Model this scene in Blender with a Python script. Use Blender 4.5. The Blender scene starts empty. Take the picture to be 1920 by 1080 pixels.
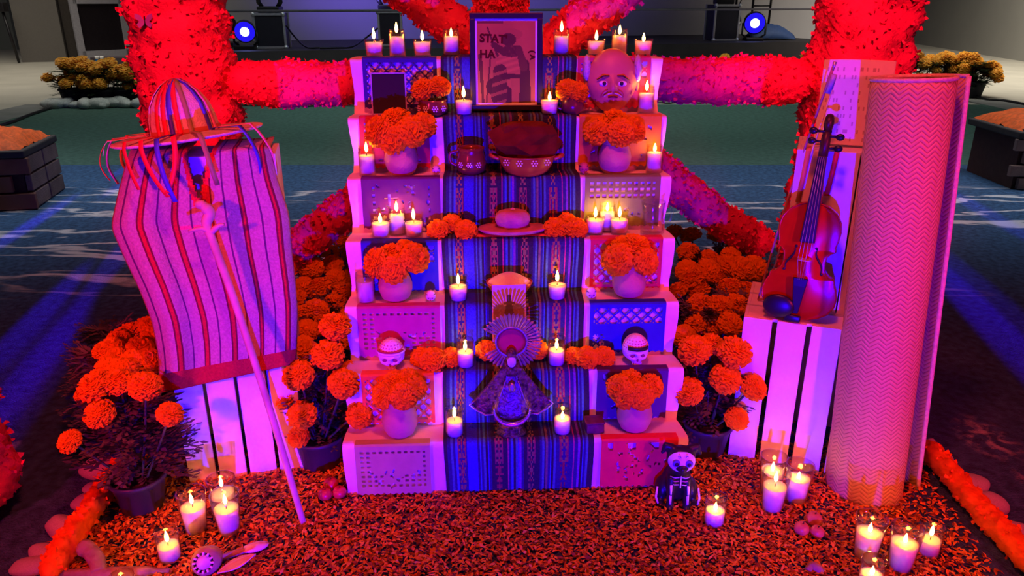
import bpy, math, random
from mathutils import Vector, Matrix, noise
random.seed(11)
PI = math.pi
sc = bpy.context.scene
C = sc.collection

# ---------------------------------------------------------------- camera
F, TH, H = 1423.09, math.radians(20.70), 1.342
CT, ST = math.cos(TH), math.sin(TH)
cam = bpy.data.cameras.new('camera')
cam.sensor_fit = 'HORIZONTAL'; cam.sensor_width = 36.0; cam.lens = F / 1920 * 36
cam.clip_start = 0.05; cam.clip_end = 200
camo = bpy.data.objects.new('camera', cam); C.objects.link(camo)
camo.location = (0, 0, H); camo.rotation_euler = (PI / 2 - TH, 0, 0)
sc.camera = camo

# ---------------------------------------------------------------- world, lights, exposure
w = bpy.data.worlds.new('world'); sc.world = w; w.use_nodes = True
w.node_tree.nodes['Background'].inputs[0].default_value = (0.40, 0.36, 0.9, 1)
w.node_tree.nodes['Background'].inputs[1].default_value = 0.018
vs = sc.view_settings
vs.view_transform = 'Standard'; vs.look = 'None'; vs.gamma = 1; vs.exposure = 0.0; vs.use_curve_mapping = False
sc.cycles.sample_clamp_indirect = 4.0
sc.cycles.max_bounces = 8
sc.cycles.transparent_max_bounces = 16

def aim(o, target):
    d = Vector(target) - Vector(o.location)
    o.rotation_euler = d.to_track_quat('-Z', 'Y').to_euler()
def spot(name, loc, target, power, color, angle, blend=0.5, radius=0.05):
    l = bpy.data.lights.new(name, 'SPOT'); l.energy = power; l.color = color
    l.spot_size = math.radians(angle); l.spot_blend = blend; l.shadow_soft_size = radius
    o = bpy.data.objects.new(name, l); C.objects.link(o); o.location = loc; aim(o, target); return o
def area(name, loc, target, power, color, sx, sy, spread=180):
    l = bpy.data.lights.new(name, 'AREA'); l.energy = power; l.color = color; l.shape = 'RECTANGLE'
    l.size = sx; l.size_y = sy; l.spread = math.radians(spread)
    o = bpy.data.objects.new(name, l); C.objects.link(o); o.location = loc; aim(o, target); return o
# violet-blue stage lamp standing low in front of the altar; red lamps on stands left and right of it
RED = (1.0, 0.022, 0.10)
spot('blue_floor_lamp', (0.14, -0.55, 0.15), (0.0, 2.1, 0.48), 760, (0.02, 0.0, 1.0), 66, 1.0, 0.015)
spot('red_lamp_right', (1.9, -0.6, 1.5), (1.05, 2.0, 0.5), 270, RED, 39, 0.9, 0.08)
spot('red_lamp_left', (-1.7, -0.6, 1.5), (-0.95, 2.0, 0.5), 330, RED, 39, 0.9, 0.08)
spot('red_overhead_lamp', (0.0, 0.9, 3.1), (0.0, 2.35, 0.5), 205, (1.0, 0.065, 0.05), 84, 0.5, 0.15)
spot('red_column_lamp', (-0.7, 0.2, 2.8), (-1.38, 3.25, 1.30), 600, RED, 26, 0.6, 0.1)
spot('red_column_lamp', (0.7, 0.2, 2.8), (1.5, 3.25, 1.30), 600, RED, 26, 0.6, 0.1)
# dim ceiling lighting of the far half of the hall, plus added fills
area('hall_ceiling_or_fill', (-9.5, 14.0, 5.8), (-10.5, 15.0, 0), 190, (1.0, 0.93, 0.80), 5, 8, 110)
area('hall_ceiling_or_fill', (8.6, 13.5, 5.8), (12.0, 16.5, 0), 520, (1.0, 0.93, 0.80), 5, 8, 110)
area('hall_ceiling_or_fill', (0.0, 9.5, 5.8), (0.0, 10.5, 0), 120, (0.85, 1.0, 0.95), 9, 3, 110)
area('hall_ceiling_or_fill', (0.0, 5.7, 5.6), (0.0, 5.7, 0), 32, (0.85, 0.92, 1.0), 9, 1.2, 42)  # added narrow fill that brings out the carpet streaks
area('hall_ceiling_or_fill', (-5.6, 4.0, 5.6), (-5.6, 4.0, 0), 45, (0.9, 0.9, 1.0), 2.5, 6, 55)  # added fill for the dark carpet at left, spread kept off the altar
area('hall_ceiling_or_fill', (5.8, 4.0, 5.6), (5.8, 4.0, 0), 45, (0.9, 0.9, 1.0), 2.5, 6, 55)  # matching added fill for the dark carpet at right

# ---------------------------------------------------------------- pixel -> place
def ray(px, py):
    a = (px - 960) / F; b = (540 - py) / F
    return Vector((a, CT + b * ST, -ST + b * CT))
def G(px, py, z=0.0):
    d = ray(px, py); t = (z - H) / d.z
    return Vector((d.x * t, d.y * t, z))
def PY(px, py, Y):
    d = ray(px, py); t = Y / d.y
    return Vector((d.x * t, Y, H + d.z * t))
def PL(px, py, o, n, s=0.0):
    d = ray(px, py); t = ((o - Vector((0, 0, H))).dot(n) + s) / d.dot(n)
    return Vector((0, 0, H)) + d * t
def depth(p): return p.y * CT + (H - p.z) * ST
def size(px_len, p): return px_len * depth(p) / F

# ---------------------------------------------------------------- mesh helpers
class MB:
    def __init__(s): s.v = []; s.f = []; s.c = []; s.uv = {}
    def add(s, vs, fs, col=None):
        n = len(s.v); s.v += [tuple(v) for v in vs]
        for f in fs: s.f.append(tuple(i + n for i in f)); s.c.append(col)
    def box(s, c, d, R=None, col=None):
        x, y, z = d[0] / 2, d[1] / 2, d[2] / 2
        vs = [Vector((a * x, b * y, e * z)) for a in (-1, 1) for b in (-1, 1) for e in (-1, 1)]
        if R is not None: vs = [R @ v for v in vs]
        vs = [v + Vector(c) for v in vs]
        s.add(vs, [(0, 1, 3, 2), (4, 6, 7, 5), (0, 4, 5, 1), (2, 3, 7, 6), (0, 2, 6, 4), (1, 5, 7, 3)], col); return s
    def tube(s, pts, rad, n=8, cap=True, flat=1.0, up=None, col=None):
        pts = [Vector(p) for p in pts]; m = len(pts)
        if not hasattr(rad, '__len__'): rad = [rad] * m
        vs = []; fs = []
        ref = Vector(up) if up is not None else None
        prev = None
        for i, p in enumerate(pts):
            t = (pts[min(i + 1, m - 1)] - pts[max(i - 1, 0)]).normalized()
            if prev is None:
                a = ref if ref is not None else (Vector((0, 0, 1)) if abs(t.z) < .9 else Vector((1, 0, 0)))
            else: a = prev
            b = t.cross(a)
            if b.length < 1e-6: b = t.cross(Vector((0.3, 1, 0.2)))
            b.normalize(); a = b.cross(t).normalized(); prev = a
            for k in range(n):
                q = 2 * PI * k / n
                vs.append(p + (b * math.cos(q) + a * math.sin(q) * flat) * rad[i])
        for i in range(m - 1):
            for k in range(n):
                k2 = (k + 1) % n
                fs.append((i * n + k, i * n + k2, (i + 1) * n + k2, (i + 1) * n + k))
        if cap: fs.append(tuple(range(n - 1, -1, -1))); fs.append(tuple((m - 1) * n + k for k in range(n)))
        s.add(vs, fs, col); return s
    def lathe(s, prof, n=24, c=(0, 0, 0), sx=1, sy=1, wob=None, col=None):
        vs = []; rings = []
        for r, z in prof:
            if r <= 1e-6: rings.append([len(vs)]); vs.append((c[0], c[1], c[2] + z))
            else:
                ids = []
                for k in range(n):
                    q = 2 * PI * k / n; rr = r * (wob(q, z) if wob else 1)
                    ids.append(len(vs)); vs.append((c[0] + rr * math.cos(q) * sx, c[1] + rr * math.sin(q) * sy, c[2] + z))
                rings.append(ids)
        fs = []
        for A, B in zip(rings, rings[1:]):
            if len(A) == 1 and len(B) == 1: continue
            for k in range(n):
                k2 = (k + 1) % n
                if len(A) == 1: fs.append((A[0], B[k2], B[k]))
                elif len(B) == 1: fs.append((A[k], A[k2], B[0]))
                else: fs.append((A[k], A[k2], B[k2], B[k]))
        s.add(vs, fs, col); return s
    def ell(s, c, r, nu=14, nv=9, R=None, fn=None, col=None):
        vs = []; fs = []
        if not hasattr(r, '__len__'): r = (r, r, r)
        for j in range(nv + 1):
            ph = PI * j / nv - PI / 2
            if j in (0, nv): pts = [Vector((0, 0, math.sin(ph)))]
            else: pts = [Vector((math.cos(ph) * math.cos(2 * PI * i / nu), math.cos(ph) * math.sin(2 * PI * i / nu), math.sin(ph))) for i in range(nu)]
            for p in pts:
                k = fn(p) if fn else 1
                q = Vector((p.x * r[0], p.y * r[1], p.z * r[2])) * k
                if R is not None: q = R @ q
                vs.append(q + Vector(c))
        def ring(j): return [0] if j == 0 else [1 + (nv - 1) * nu] if j == nv else list(range(1 + (j - 1) * nu, 1 + j * nu))
        for j in range(nv):
            A, B = ring(j), ring(j + 1)
            for i in range(nu):
                i2 = (i + 1) % nu
                if len(A) == 1: fs.append((A[0], B[i2], B[i]))
                elif len(B) == 1: fs.append((A[i], A[i2], B[0]))
                else: fs.append((A[i], A[i2], B[i2], B[i]))
        s.add(vs, fs, col); return s
    def prism(s, poly, y0, y1, col=None):
        # polygon in x,z extruded along y
        n = len(poly); vs = [(x, y0, z) for x, z in poly] + [(x, y1, z) for x, z in poly]
        fs = [tuple(range(n)), tuple(range(2 * n - 1, n - 1, -1))] + [(i, i + n, (i + 1) % n + n, (i + 1) % n) for i in range(n)]
        s.add(vs, fs, col); return s
    def strip(s, pts, wdir, wid, col=None):
        vs = []; fs = []
        for i, p in enumerate(pts):
            d = Vector(wdir[i] if isinstance(wdir, list) else wdir).normalized() * wid / 2
            vs += [Vector(p) - d, Vector(p) + d]
        for i in range(len(pts) - 1): fs.append((2 * i, 2 * i + 1, 2 * i + 3, 2 * i + 2))
        s.add(vs, fs, col); return s
    def sheet(s, rows, colfn=None, skip=None):
        m = len(rows[0]); vs = [p for r in rows for p in r]; n0 = len(s.v)
        s.v += [tuple(v) for v in vs]
        for j in range(len(rows) - 1):
            for i in range(m - 1):
                if skip and skip(i, j): continue
                s.f.append((n0 + j * m + i, n0 + j * m + i + 1, n0 + (j + 1) * m + i + 1, n0 + (j + 1) * m + i))
                s.c.append(colfn(i, j) if colfn else None)
        return s
    def mesh(s, name, mat, smooth=True):
        used = sorted({i for f in s.f for i in f})
        if len(used) != len(s.v):
            mp = {o: n for n, o in enumerate(used)}
            s.v = [s.v[i] for i in used]; s.f = [tuple(mp[i] for i in f) for f in s.f]
        me = bpy.data.meshes.new(name); me.from_pydata(s.v, [], s.f); me.update()
        if smooth: me.polygons.foreach_set('use_smooth', [True] * len(me.polygons))
        if any(c is not None for c in s.c):
            at = me.color_attributes.new('Col', 'FLOAT_COLOR', 'CORNER')
            buf = []
            for f, c in zip(s.f, s.c):
                c = c or (1, 1, 1); buf += [c[0], c[1], c[2], 1.0] * len(f)
            at.data.foreach_set('color', buf)
        if mat: me.materials.append(mat)
        return me
    def build(s, name, mat, parent=None, smooth=True, loc=None, rot=None, solid=0, bevel=0, remesh=0, sub=0):
        me = s.mesh(name, mat, smooth)
        o = put(name, me, parent, loc, rot)
        if remesh:
            m = o.modifiers.new('remesh', 'REMESH'); m.mode = 'VOXEL'; m.voxel_size = remesh; m.use_smooth_shade = True
            m = o.modifiers.new('smooth', 'SMOOTH'); m.iterations = 6; m.factor = .5
        if solid:
            m = o.modifiers.new('solid', 'SOLIDIFY'); m.thickness = solid; m.offset = 0
        if bevel:
            m = o.modifiers.new('bevel', 'BEVEL'); m.width = bevel; m.segments = 2; m.limit_method = 'ANGLE'
        if sub:
            m = o.modifiers.new('sub', 'SUBSURF'); m.levels = sub; m.render_levels = sub
        return o
def put(name, me, parent=None, loc=None, rot=None, scale=None):
    o = bpy.data.objects.new(name, me); C.objects.link(o)
    if parent is not None: o.parent = parent
    if loc is not None: o.location = loc
    if rot is not None: o.rotation_euler = rot
    if scale is not None: o.scale = scale
    return o
def tag(o, label, cat, group=None, kind=None):
    o['label'] = label; o['category'] = cat
    if group: o['group'] = group
    if kind: o['kind'] = kind
    return o
def thing(name, label, cat, loc=(0, 0, 0), rz=0, group=None, rot=None):
    o = bpy.data.objects.new(name, None); C.objects.link(o); o.empty_display_size = .05
    o.location = loc; o.rotation_euler = rot if rot is not None else (0, 0, rz)
    return tag(o, label, cat, group)
def struct(o, label=None):
    o['kind'] = 'structure'
    if label: o['label'] = label
    return o
def lerp(a, b, t): return a + (b - a) * t
def interp(tab, x):
    if x <= tab[0][0]: return tab[0][1]
    for (a, p), (b, q) in zip(tab, tab[1:]):
        if x <= b: return lerp(p, q, (x - a) / (b - a))
    return tab[-1][1]
def N3(x, y=0., z=0.): return noise.noise(Vector((x, y, z)))
def catmull(P, n):
    P = [Vector(p) for p in P]; out = []
    for i in range(len(P) - 1):
        a, b, c, d = P[max(i - 1, 0)], P[i], P[i + 1], P[min(i + 2, len(P) - 1)]
        for k in range(n):
            t = k / n
            out.append(.5 * ((2 * b) + (c - a) * t + (2 * a - 5 * b + 4 * c - d) * t * t + (3 * b - a - 3 * c + d) * t ** 3))
    out.append(P[-1]); return out

# ---------------------------------------------------------------- materials
MATS = {}
def M(name, col, rough=.6, metal=0., var=.12, scale=25., bump=0., bscale=120., spec=.4, sss=0., sheen=0., coat=0., trans=0., attr=False):
    if name in MATS: return MATS[name]
    m = bpy.data.materials.new(name); m.use_nodes = True; nt = m.node_tree; N = nt.nodes; L = nt.links
    b = N['Principled BSDF']
    b.inputs['Roughness'].default_value = rough; b.inputs['Metallic'].default_value = metal
    b.inputs['Specular IOR Level'].default_value = spec
    if coat: b.inputs['Coat Weight'].default_value = coat; b.inputs['Coat Roughness'].default_value = .08
    if sss:
        b.inputs['Subsurface Weight'].default_value = sss; b.inputs['Subsurface Radius'].default_value = (1, .55, .25); b.inputs['Subsurface Scale'].default_value = .045
    if sheen: b.inputs['Sheen Weight'].default_value = sheen
    tc = N.new('ShaderNodeTexCoord')
    nz = N.new('ShaderNodeTexNoise'); nz.inputs['Scale'].default_value = scale; nz.inputs['Detail'].default_value = 4
    L.new(tc.outputs['Object'], nz.inputs['Vector'])
    mx = N.new('ShaderNodeMix'); mx.data_type = 'RGBA'; mx.blend_type = 'MULTIPLY'; mx.inputs['Factor'].default_value = 1
    rp = N.new('ShaderNodeValToRGB')
    rp.color_ramp.elements[0].position = .3; rp.color_ramp.elements[1].position = .7
    lo = 1 - var; hi = 1 + var * .6
    rp.color_ramp.elements[0].color = (lo, lo, lo, 1); rp.color_ramp.elements[1].color = (hi, hi, hi, 1)
    L.new(nz.outputs['Fac'], rp.inputs['Fac']); L.new(rp.outputs['Color'], mx.inputs['B'])
    if attr:
        at = N.new('ShaderNodeAttribute'); at.attribute_name = 'Col'; L.new(at.outputs['Color'], mx.inputs['A'])
    else: mx.inputs['A'].default_value = (*col, 1)
    L.new(mx.outputs['Result'], b.inputs['Base Color'])
    if bump:
        n2 = N.new('ShaderNodeTexNoise'); n2.inputs['Scale'].default_value = bscale; n2.inputs['Detail'].default_value = 3
        L.new(tc.outputs['Object'], n2.inputs['Vector'])
        bp = N.new('ShaderNodeBump'); bp.inputs['Strength'].default_value = bump; bp.inputs['Distance'].default_value = .01
        L.new(n2.outputs['Fac'], bp.inputs['Height']); L.new(bp.outputs['Normal'], b.inputs['Normal'])
    if trans:
        out = N['Material Output']; t = N.new('ShaderNodeBsdfTranslucent'); ms = N.new('ShaderNodeMixShader'); ms.inputs[0].default_value = trans
        L.new(mx.outputs['Result'], t.inputs['Color']); L.new(b.outputs[0], ms.inputs[1]); L.new(t.outputs[0], ms.inputs[2]); L.new(ms.outputs[0], out.inputs['Surface'])
    MATS[name] = m; return m
def glass_mat():
    m = bpy.data.materials.new('clear_glass'); m.use_nodes = True; nt = m.node_tree; N = nt.nodes; L = nt.links
    N.remove(N['Principled BSDF']); out = N['Material Output']
    t = N.new('ShaderNodeBsdfTransparent'); t.inputs[0].default_value = (.975, .975, .975, 1)
    g = N.new('ShaderNodeBsdfGlossy'); g.inputs['Roughness'].default_value = .06
    fr = N.new('ShaderNodeLayerWeight'); fr.inputs['Blend'].default_value = .5
    pw = N.new('ShaderNodeMath'); pw.operation = 'POWER'; pw.inputs[1].default_value = 2.6; L.new(fr.outputs['Facing'], pw.inputs[0])
    mm = N.new('ShaderNodeMath'); mm.operation = 'MULTIPLY_ADD'; mm.inputs[1].default_value = .75; mm.inputs[2].default_value = .05
    L.new(pw.outputs[0], mm.inputs[0])
    ms = N.new('ShaderNodeMixShader'); L.new(mm.outputs[0], ms.inputs[0]); L.new(t.outputs[0], ms.inputs[1]); L.new(g.outputs[0], ms.inputs[2]); L.new(ms.outputs[0], out.inputs['Surface'])
    return m
def emit_mat(name, col, s):
    m = bpy.data.materials.new(name); m.use_nodes = True; nt = m.node_tree; N = nt.nodes; L = nt.links
    N.remove(N['Principled BSDF']); e = N.new('ShaderNodeEmission'); e.inputs[0].default_value = (*col, 1); e.inputs[1].default_value = s
    L.new(e.outputs[0], N['Material Output'].inputs['Surface']); return m
GLASS = glass_mat()
FLAME = emit_mat('candle_flame', (1.0, .31, .045), 98)
LENS = emit_mat('lamp_lens', (.25, .3, 1.0), 14)
LENSRIM = emit_mat('lamp_lens_glow', (.02, .01, 1.0), .9)
WAX = M('wax', (.80, .76, .70), .45, sss=.9, var=.03)
WHITE_CLOTH = M('white_cloth', (.80, .78, .76), .85, var=.05, bump=.15, bscale=60)
WHITE_WOOD = M('white_painted_wood', (.82, .80, .80), .6, var=.08, scale=9, bump=.12, bscale=40)
CARDBOARD = M('cardboard', (.45, .36, .26), .8)
ORANGE = M('marigold_petals', (.95, .40, .003), .75, var=.30, scale=60, spec=.12, trans=.06)
ORANGE_BG = M('far_marigold_petals', (1.0, .42, .02), .6, var=.25, scale=60)
CREPE = M('garland_petals', (1.0, .035, .15), .65, var=.22, scale=14, bump=.5, bscale=90, trans=.15)
LEAF = M('marigold_leaf', (.14, .14, .15), .6, var=.3, scale=40)
LEAF_BG = M('far_marigold_leaf', (.05, .09, .035), .6, var=.3)
STEM = M('green_stem', (.06, .085, .04), .6)
POT_BLACK = M('black_plastic', (.035, .033, .045), .45)
CLAY_PINK = M('pale_clay', (.56, .27, .17), .75, var=.12, scale=12, bump=.2)
CLAY_BROWN = M('glazed_brown_clay', (.18, .05, .02), .25, var=.2, coat=.25)
CLAY_RED = M('glazed_red_clay', (.42, .10, .015), .3, var=.2, coat=.15)
DOT_WHITE = M('white_paint', (.85, .82, .78), .6, var=.03)
DARK_WOOD = M('dark_wood', (.045, .018, .012), .4)
BLACK = M('black_paint', (.015, .013, .016), .4)
VARNISH = M('violin_varnish', (.42, .03, .004), .17, var=.35, scale=6, coat=.15, spec=.25)
EBONY = M('ebony', (.012, .01, .016), .35)
WOOD = M('pale_wood', (.52, .36, .24), .6, var=.25, scale=14, bump=.2, bscale=60)
STRAW = M('straw', (.78, .66, .52), .8, var=.15, scale=80, bump=.4, bscale=220)
SUGAR = M('sugar', (.85, .82, .80), .8, var=.05, bump=.4, bscale=150)
PEWTER = M('pewter', (.42, .34, .42), .35, metal=.85, var=.25, scale=40, bump=.55, bscale=110)
GOWNM = M('gown_metal', (.22, .14, .22), .38, metal=.8, var=.6, scale=60, bump=.8, bscale=90)
GOLD_WEAVE = M('embossed_brass', (.20, .115, .075), .4, metal=.75, var=.8, scale=75, bump=.8, bscale=130)
STONE = M('river_stone', (.46, .42, .42), .7, var=.2, scale=20, bump=.15)
STONE_PALE = M('pale_river_stone', (.70, .68, .62), .7, var=.2, scale=8)
ALU = M('aluminium', (.6, .6, .66), .35, metal=.7)
VCOL = M('coloured_print', (1, 1, 1), .75, var=.05, attr=True)
VWOVEN = M('woven_cloth', (1, 1, 1), .9, var=.22, scale=160, bump=.5, bscale=260, attr=True)
PAPERS = {}
def paper_mat(col):
    k = tuple(col)
    if k not in PAPERS: PAPERS[k] = M('tissue_paper_%d' % len(PAPERS), col, .7, var=.08, trans=.12)
    return PAPERS[k]

# ================================================================ SETTING
def floor_mat(name, base, var, scale, rough=.9, bump=.6, bscale=150, streaks=False):
    m = bpy.data.materials.new(name); m.use_nodes = True; nt = m.node_tree; N = nt.nodes; L = nt.links
    b = N['Principled BSDF']; b.inputs['Roughness'].default_value = rough; b.inputs['Specular IOR Level'].default_value = .25
    tc = N.new('ShaderNodeTexCoord'); P = tc.outputs['Object']
    def noise_(sc_, det=4, vec=P, dist=0):
        n = N.new('ShaderNodeTexNoise'); n.inputs['Scale'].default_value = sc_; n.inputs['Detail'].default_value = det; n.inputs['Distortion'].default_value = dist
        L.new(vec, n.inputs['Vector']); return n.outputs['Fac']
    def math_(op, a, b_=None, c=None):
        n = N.new('ShaderNodeMath'); n.operation = op
        for i, x in enumerate((a, b_, c)):
            if x is None: continue
            if isinstance(x, (int, float)): n.inputs[i].default_value = x
            else: L.new(x, n.inputs[i])
        n.use_clamp = False; return n.outputs[0]
    def ramp(f, p0, p1, c0=(0, 0, 0, 1), c1=(1, 1, 1, 1)):
        r = N.new('ShaderNodeValToRGB'); e = r.color_ramp.elements; e[0].position = p0; e[1].position = p1; e[0].color = c0; e[1].color = c1
        L.new(f, r.inputs['Fac']); return r.outputs['Color']
    lo = tuple(x * (1 - var) for x in base) + (1,); hi = tuple(x * (1 + var) for x in base) + (1,)
    col = ramp(noise_(scale), .3, .7, lo, hi)
    if streaks:
        mp = N.new('ShaderNodeMapping'); mp.inputs['Scale'].default_value = (.55, 2.6, 1); mp.inputs['Rotation'].default_value = (0, 0, .25); L.new(P, mp.inputs['Vector'])
        n1 = noise_(1.15, 5, mp.outputs[0], .6)
        line = math_('SUBTRACT', 1, math_('MULTIPLY', math_('ABSOLUTE', math_('SUBTRACT', n1, .5)), 34)); 
        n2 = noise_(.9, 2); mask = ramp(n2, .40, .52)
        sx = N.new('ShaderNodeSeparateXYZ'); L.new(P, sx.inputs[0])
        band = math_('MULTIPLY', ramp(math_('MULTIPLY', sx.outputs[1], .1), .33, .40), ramp(math_('MULTIPLY', sx.outputs[1], .1), .54, .60, (1, 1, 1, 1), (0, 0, 0, 1)))
        fade = noise_(6, 3)
        lf = math_('MULTIPLY', math_('MULTIPLY', math_('MAXIMUM', line, 0), mask), math_('MULTIPLY', band, ramp(fade, .30, .5)))
        # pale worn stains
        def blob(cx, cy, rx, ry):
            dx = math_('DIVIDE', math_('SUBTRACT', sx.outputs[0], cx), rx); dy = math_('DIVIDE', math_('SUBTRACT', sx.outputs[1], cy), ry)
            return math_('MAXIMUM', math_('SUBTRACT', 1, math_('ADD', math_('MULTIPLY', dx, dx), math_('MULTIPLY', dy, dy))), 0)
        st = math_('ADD', math_('ADD', blob(1.56, 2.16, .10, .16), blob(1.62, 1.92, .12, .10)), math_('ADD', blob(-1.47, 2.36, .09, .05), blob(-1.62, 2.1, .05, .05)))
        st = math_('MULTIPLY', st, ramp(noise_(22, 5), .48, .62))
        tot = math_('MINIMUM', math_('ADD', math_('MULTIPLY', lf, 2.2), math_('MULTIPLY', st, .5)), .8)
        mx = N.new('ShaderNodeMix'); mx.data_type = 'RGBA'; L.new(tot, mx.inputs['Factor']); L.new(col, mx.inputs['A']); mx.inputs['B'].default_value = (.85, .80, .82, 1)
        col = mx.outputs['Result']
    L.new(col, b.inputs['Base Color'])
    bp = N.new('ShaderNodeBump'); bp.inputs['Strength'].default_value = bump; bp.inputs['Distance'].default_value = .012
    L.new(noise_(bscale, 3), bp.inputs['Height']); L.new(bp.outputs['Normal'], b.inputs['Normal'])
    return m
def slab(x0, x1, y0, y1, z0, z1): return MB().box(((x0 + x1) / 2, (y0 + y1) / 2, (z0 + z1) / 2), (x1 - x0, y1 - y0, z1 - z0))

struct(slab(-30, 30, -4, 34, -.2, -.012).build('floor', floor_mat('polished_beige_floor', (.46, .43, .36), .10, 1.5, .45, .05), smooth=False), 'pale beige polished hall floor')
tag(slab(-9, 9, -3.5, 6.6, -.012, 0).build('dark_carpet', floor_mat('dark_carpet', (.045, .105, .22), .45, 30, streaks=True, bump=.9), smooth=False), 'dark blue grey carpet with pale streaks around the altar', 'carpet')
tag(slab(-6.1, 6.55, 6.6, 10.75, -.012, 0).build('green_carpet', floor_mat('green_carpet', (.07, .14, .11), .25, 20), smooth=False), 'plain green carpet beyond the dark carpet', 'carpet')
GREYMAT = floor_mat('grey_border', (.20, .20, .19), .15, 3, .8, .1)
tag(slab(-6.75, -6.1, 2, 10.75, -.012, .002).build('carpet_border', GREYMAT, smooth=False), 'grey strip along the left edge of the green carpet', 'border strip')
tag(slab(6.55, 7.1, 2, 11.3, -.012, .002).build('carpet_border', GREYMAT, smooth=False), 'grey strip along the right edge of the green carpet', 'border strip')

WALL_GREY = M('grey_plaster', (.34, .33, .31), .9, var=.06, scale=1.2)
WALL_LIGHT = M('stage_plaster', (.42, .40, .42), .9, var=.06, scale=1)
# stage
SZ = .60
sl = G(440, 97, SZ); sr = G(1505, 78, SZ)
sdir = (sr - sl).normalized(); snor = Vector((-sdir.y, sdir.x, 0))
def SP(px, py): return G(px, py, SZ)
a0 = sl - sdir * .7; a1 = sr + sdir * .9
mb = MB(); pr = [a0, a1, a1 + snor * 3.55, a0 + snor * 3.55]
mb.add([(p.x, p.y, -.012) for p in pr] + [(p.x, p.y, SZ) for p in pr], [(0, 1, 5, 4), (1, 2, 6, 5), (2, 3, 7, 6), (3, 0, 4, 7), (4, 5, 6, 7)])
STAGE = M('stage_black', (.035, .030, .034), .7, var=.2, scale=3)
st = tag(mb.build('stage', STAGE, smooth=False), 'low black stage platform carrying the spotlights behind the garlands', 'stage')
mb = MB(); mb.tube([a0 + Vector((0, 0, SZ)) - snor * .015, a1 + Vector((0, 0, SZ)) - snor * .015], .022, 6); mb.build('edge_trim', M('stage_edge', (.12, .11, .14), .5), st)
# walls
ww = sl + snor * 3.6
wa, wb = ww - sdir * .7, ww + sdir * 15.5
def wallq(name, p, q, h, mat, label, th=.2, z0=-.012):
    d = (q - p).normalized(); n = Vector((-d.y, d.x, 0)) * th
    mb = MB(); P = [p, q, q + n, p + n]
    mb.add([(a.x, a.y, z0) for a in P] + [(a.x, a.y, h) for a in P], [(0, 1, 5, 4), (1, 2, 6, 5), (2, 3, 7, 6), (3, 0, 4, 7), (4, 5, 6, 7), (3, 2, 1, 0)])
    return struct(mb.build(name, mat, smooth=False), label)
wallq('wall_back', wa, wb, 6, WALL_LIGHT, 'pale wall behind the stage')
mb = MB(); mb.tube([wa + Vector((0, 0, SZ + .42)) - snor * .02, wb + Vector((0, 0, SZ + .42)) - snor * .02], .03, 4)
struct(mb.build('trim_1', M('wall_rail', (.30, .28, .24), .8)), 'thin ledge along the stage wall')
wallq('wall_right', Vector((14.9, 34, 0)), Vector((11.6, 15, 0)), 6, M('right_plaster', (.30, .29, .26), .9, var=.05, scale=1), 'plain grey side wall on the right')
wallq('wall_left', G(-60, 92), G(32, 92), 6, M('green_grey_plaster', (.30, .32, .29), .9, var=.05, scale=1), 'pale green grey wall at the far left')
p1, p2 = G(42, 116), G(126, 114)
wallq('wall_panel', p1, p2, 5, M('brown_grey_panel', (.15, .135, .12), .8, var=.05), 'brown grey panel beside the far door')
p3, p4 = G(126, 113), G(252, 106)
wallq('wall_doorway', p3 + Vector((0, .12, 0)), p4 + Vector((0, .12, 0)), 5, M('dark_brown_wall', (.085, .07, .06), .8), 'dark brown wall around the far glass door')
# glass door: white frame round dark panes
dd = thing('door_1', 'white framed glass door in the far left background', 'door', G(156, 112)); dd['kind'] = 'structure'
p5 = G(156, 112); p6 = G(250, 107); ddir = (p6 - p5).normalized(); dw = (p6 - p5).length; dth = math.atan2(ddir.y, ddir.x); dd.rotation_euler = (0, 0, dth)
FRAMEW = M('door_frame_white', (.40, .38, .42), .5)
for (x, wd, z, h) in ((.0, .16, 1.5, 3), (dw - .08, .16, 1.5, 3), (dw / 2, dw, .10, .2), (dw / 2, dw, 1.35, .13), (dw / 2, dw, 3.0, .15)):
    MB().box((x, 0, z), (wd, .08, h)).build('door_frame', FRAMEW, dd, smooth=False)
for z, h in ((.74, 1.1), (2.15, 1.5)): MB().box((dw / 2, .03, z), (dw - .1, .03, h)).build('pane', M('dark_glass', (.02, .015, .018), .15), dd, smooth=False)
tp = G(1722, 80)
wallq('wall_post', tp - Vector((.12, 0, 0)), tp + Vector((.30, 0, 0)), 5, M('dark_post', (.05, .035, .03), .7), 'dark post beside the right wall')
# far left stand with a small black device
t = thing('equipment_stand', 'thin dark stand with a small black box beside the brown grey panel', 'stand', G(36, 118))
MB().tube([(0, 0, 0), (-.12, 0, 1.15)], .03, 6).build('pole', BLACK, t)
MB().box((-.16, 0, 1.22), (.28, .2, .2)).build('black_box', BLACK, t, smooth=False, bevel=.02)
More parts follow.
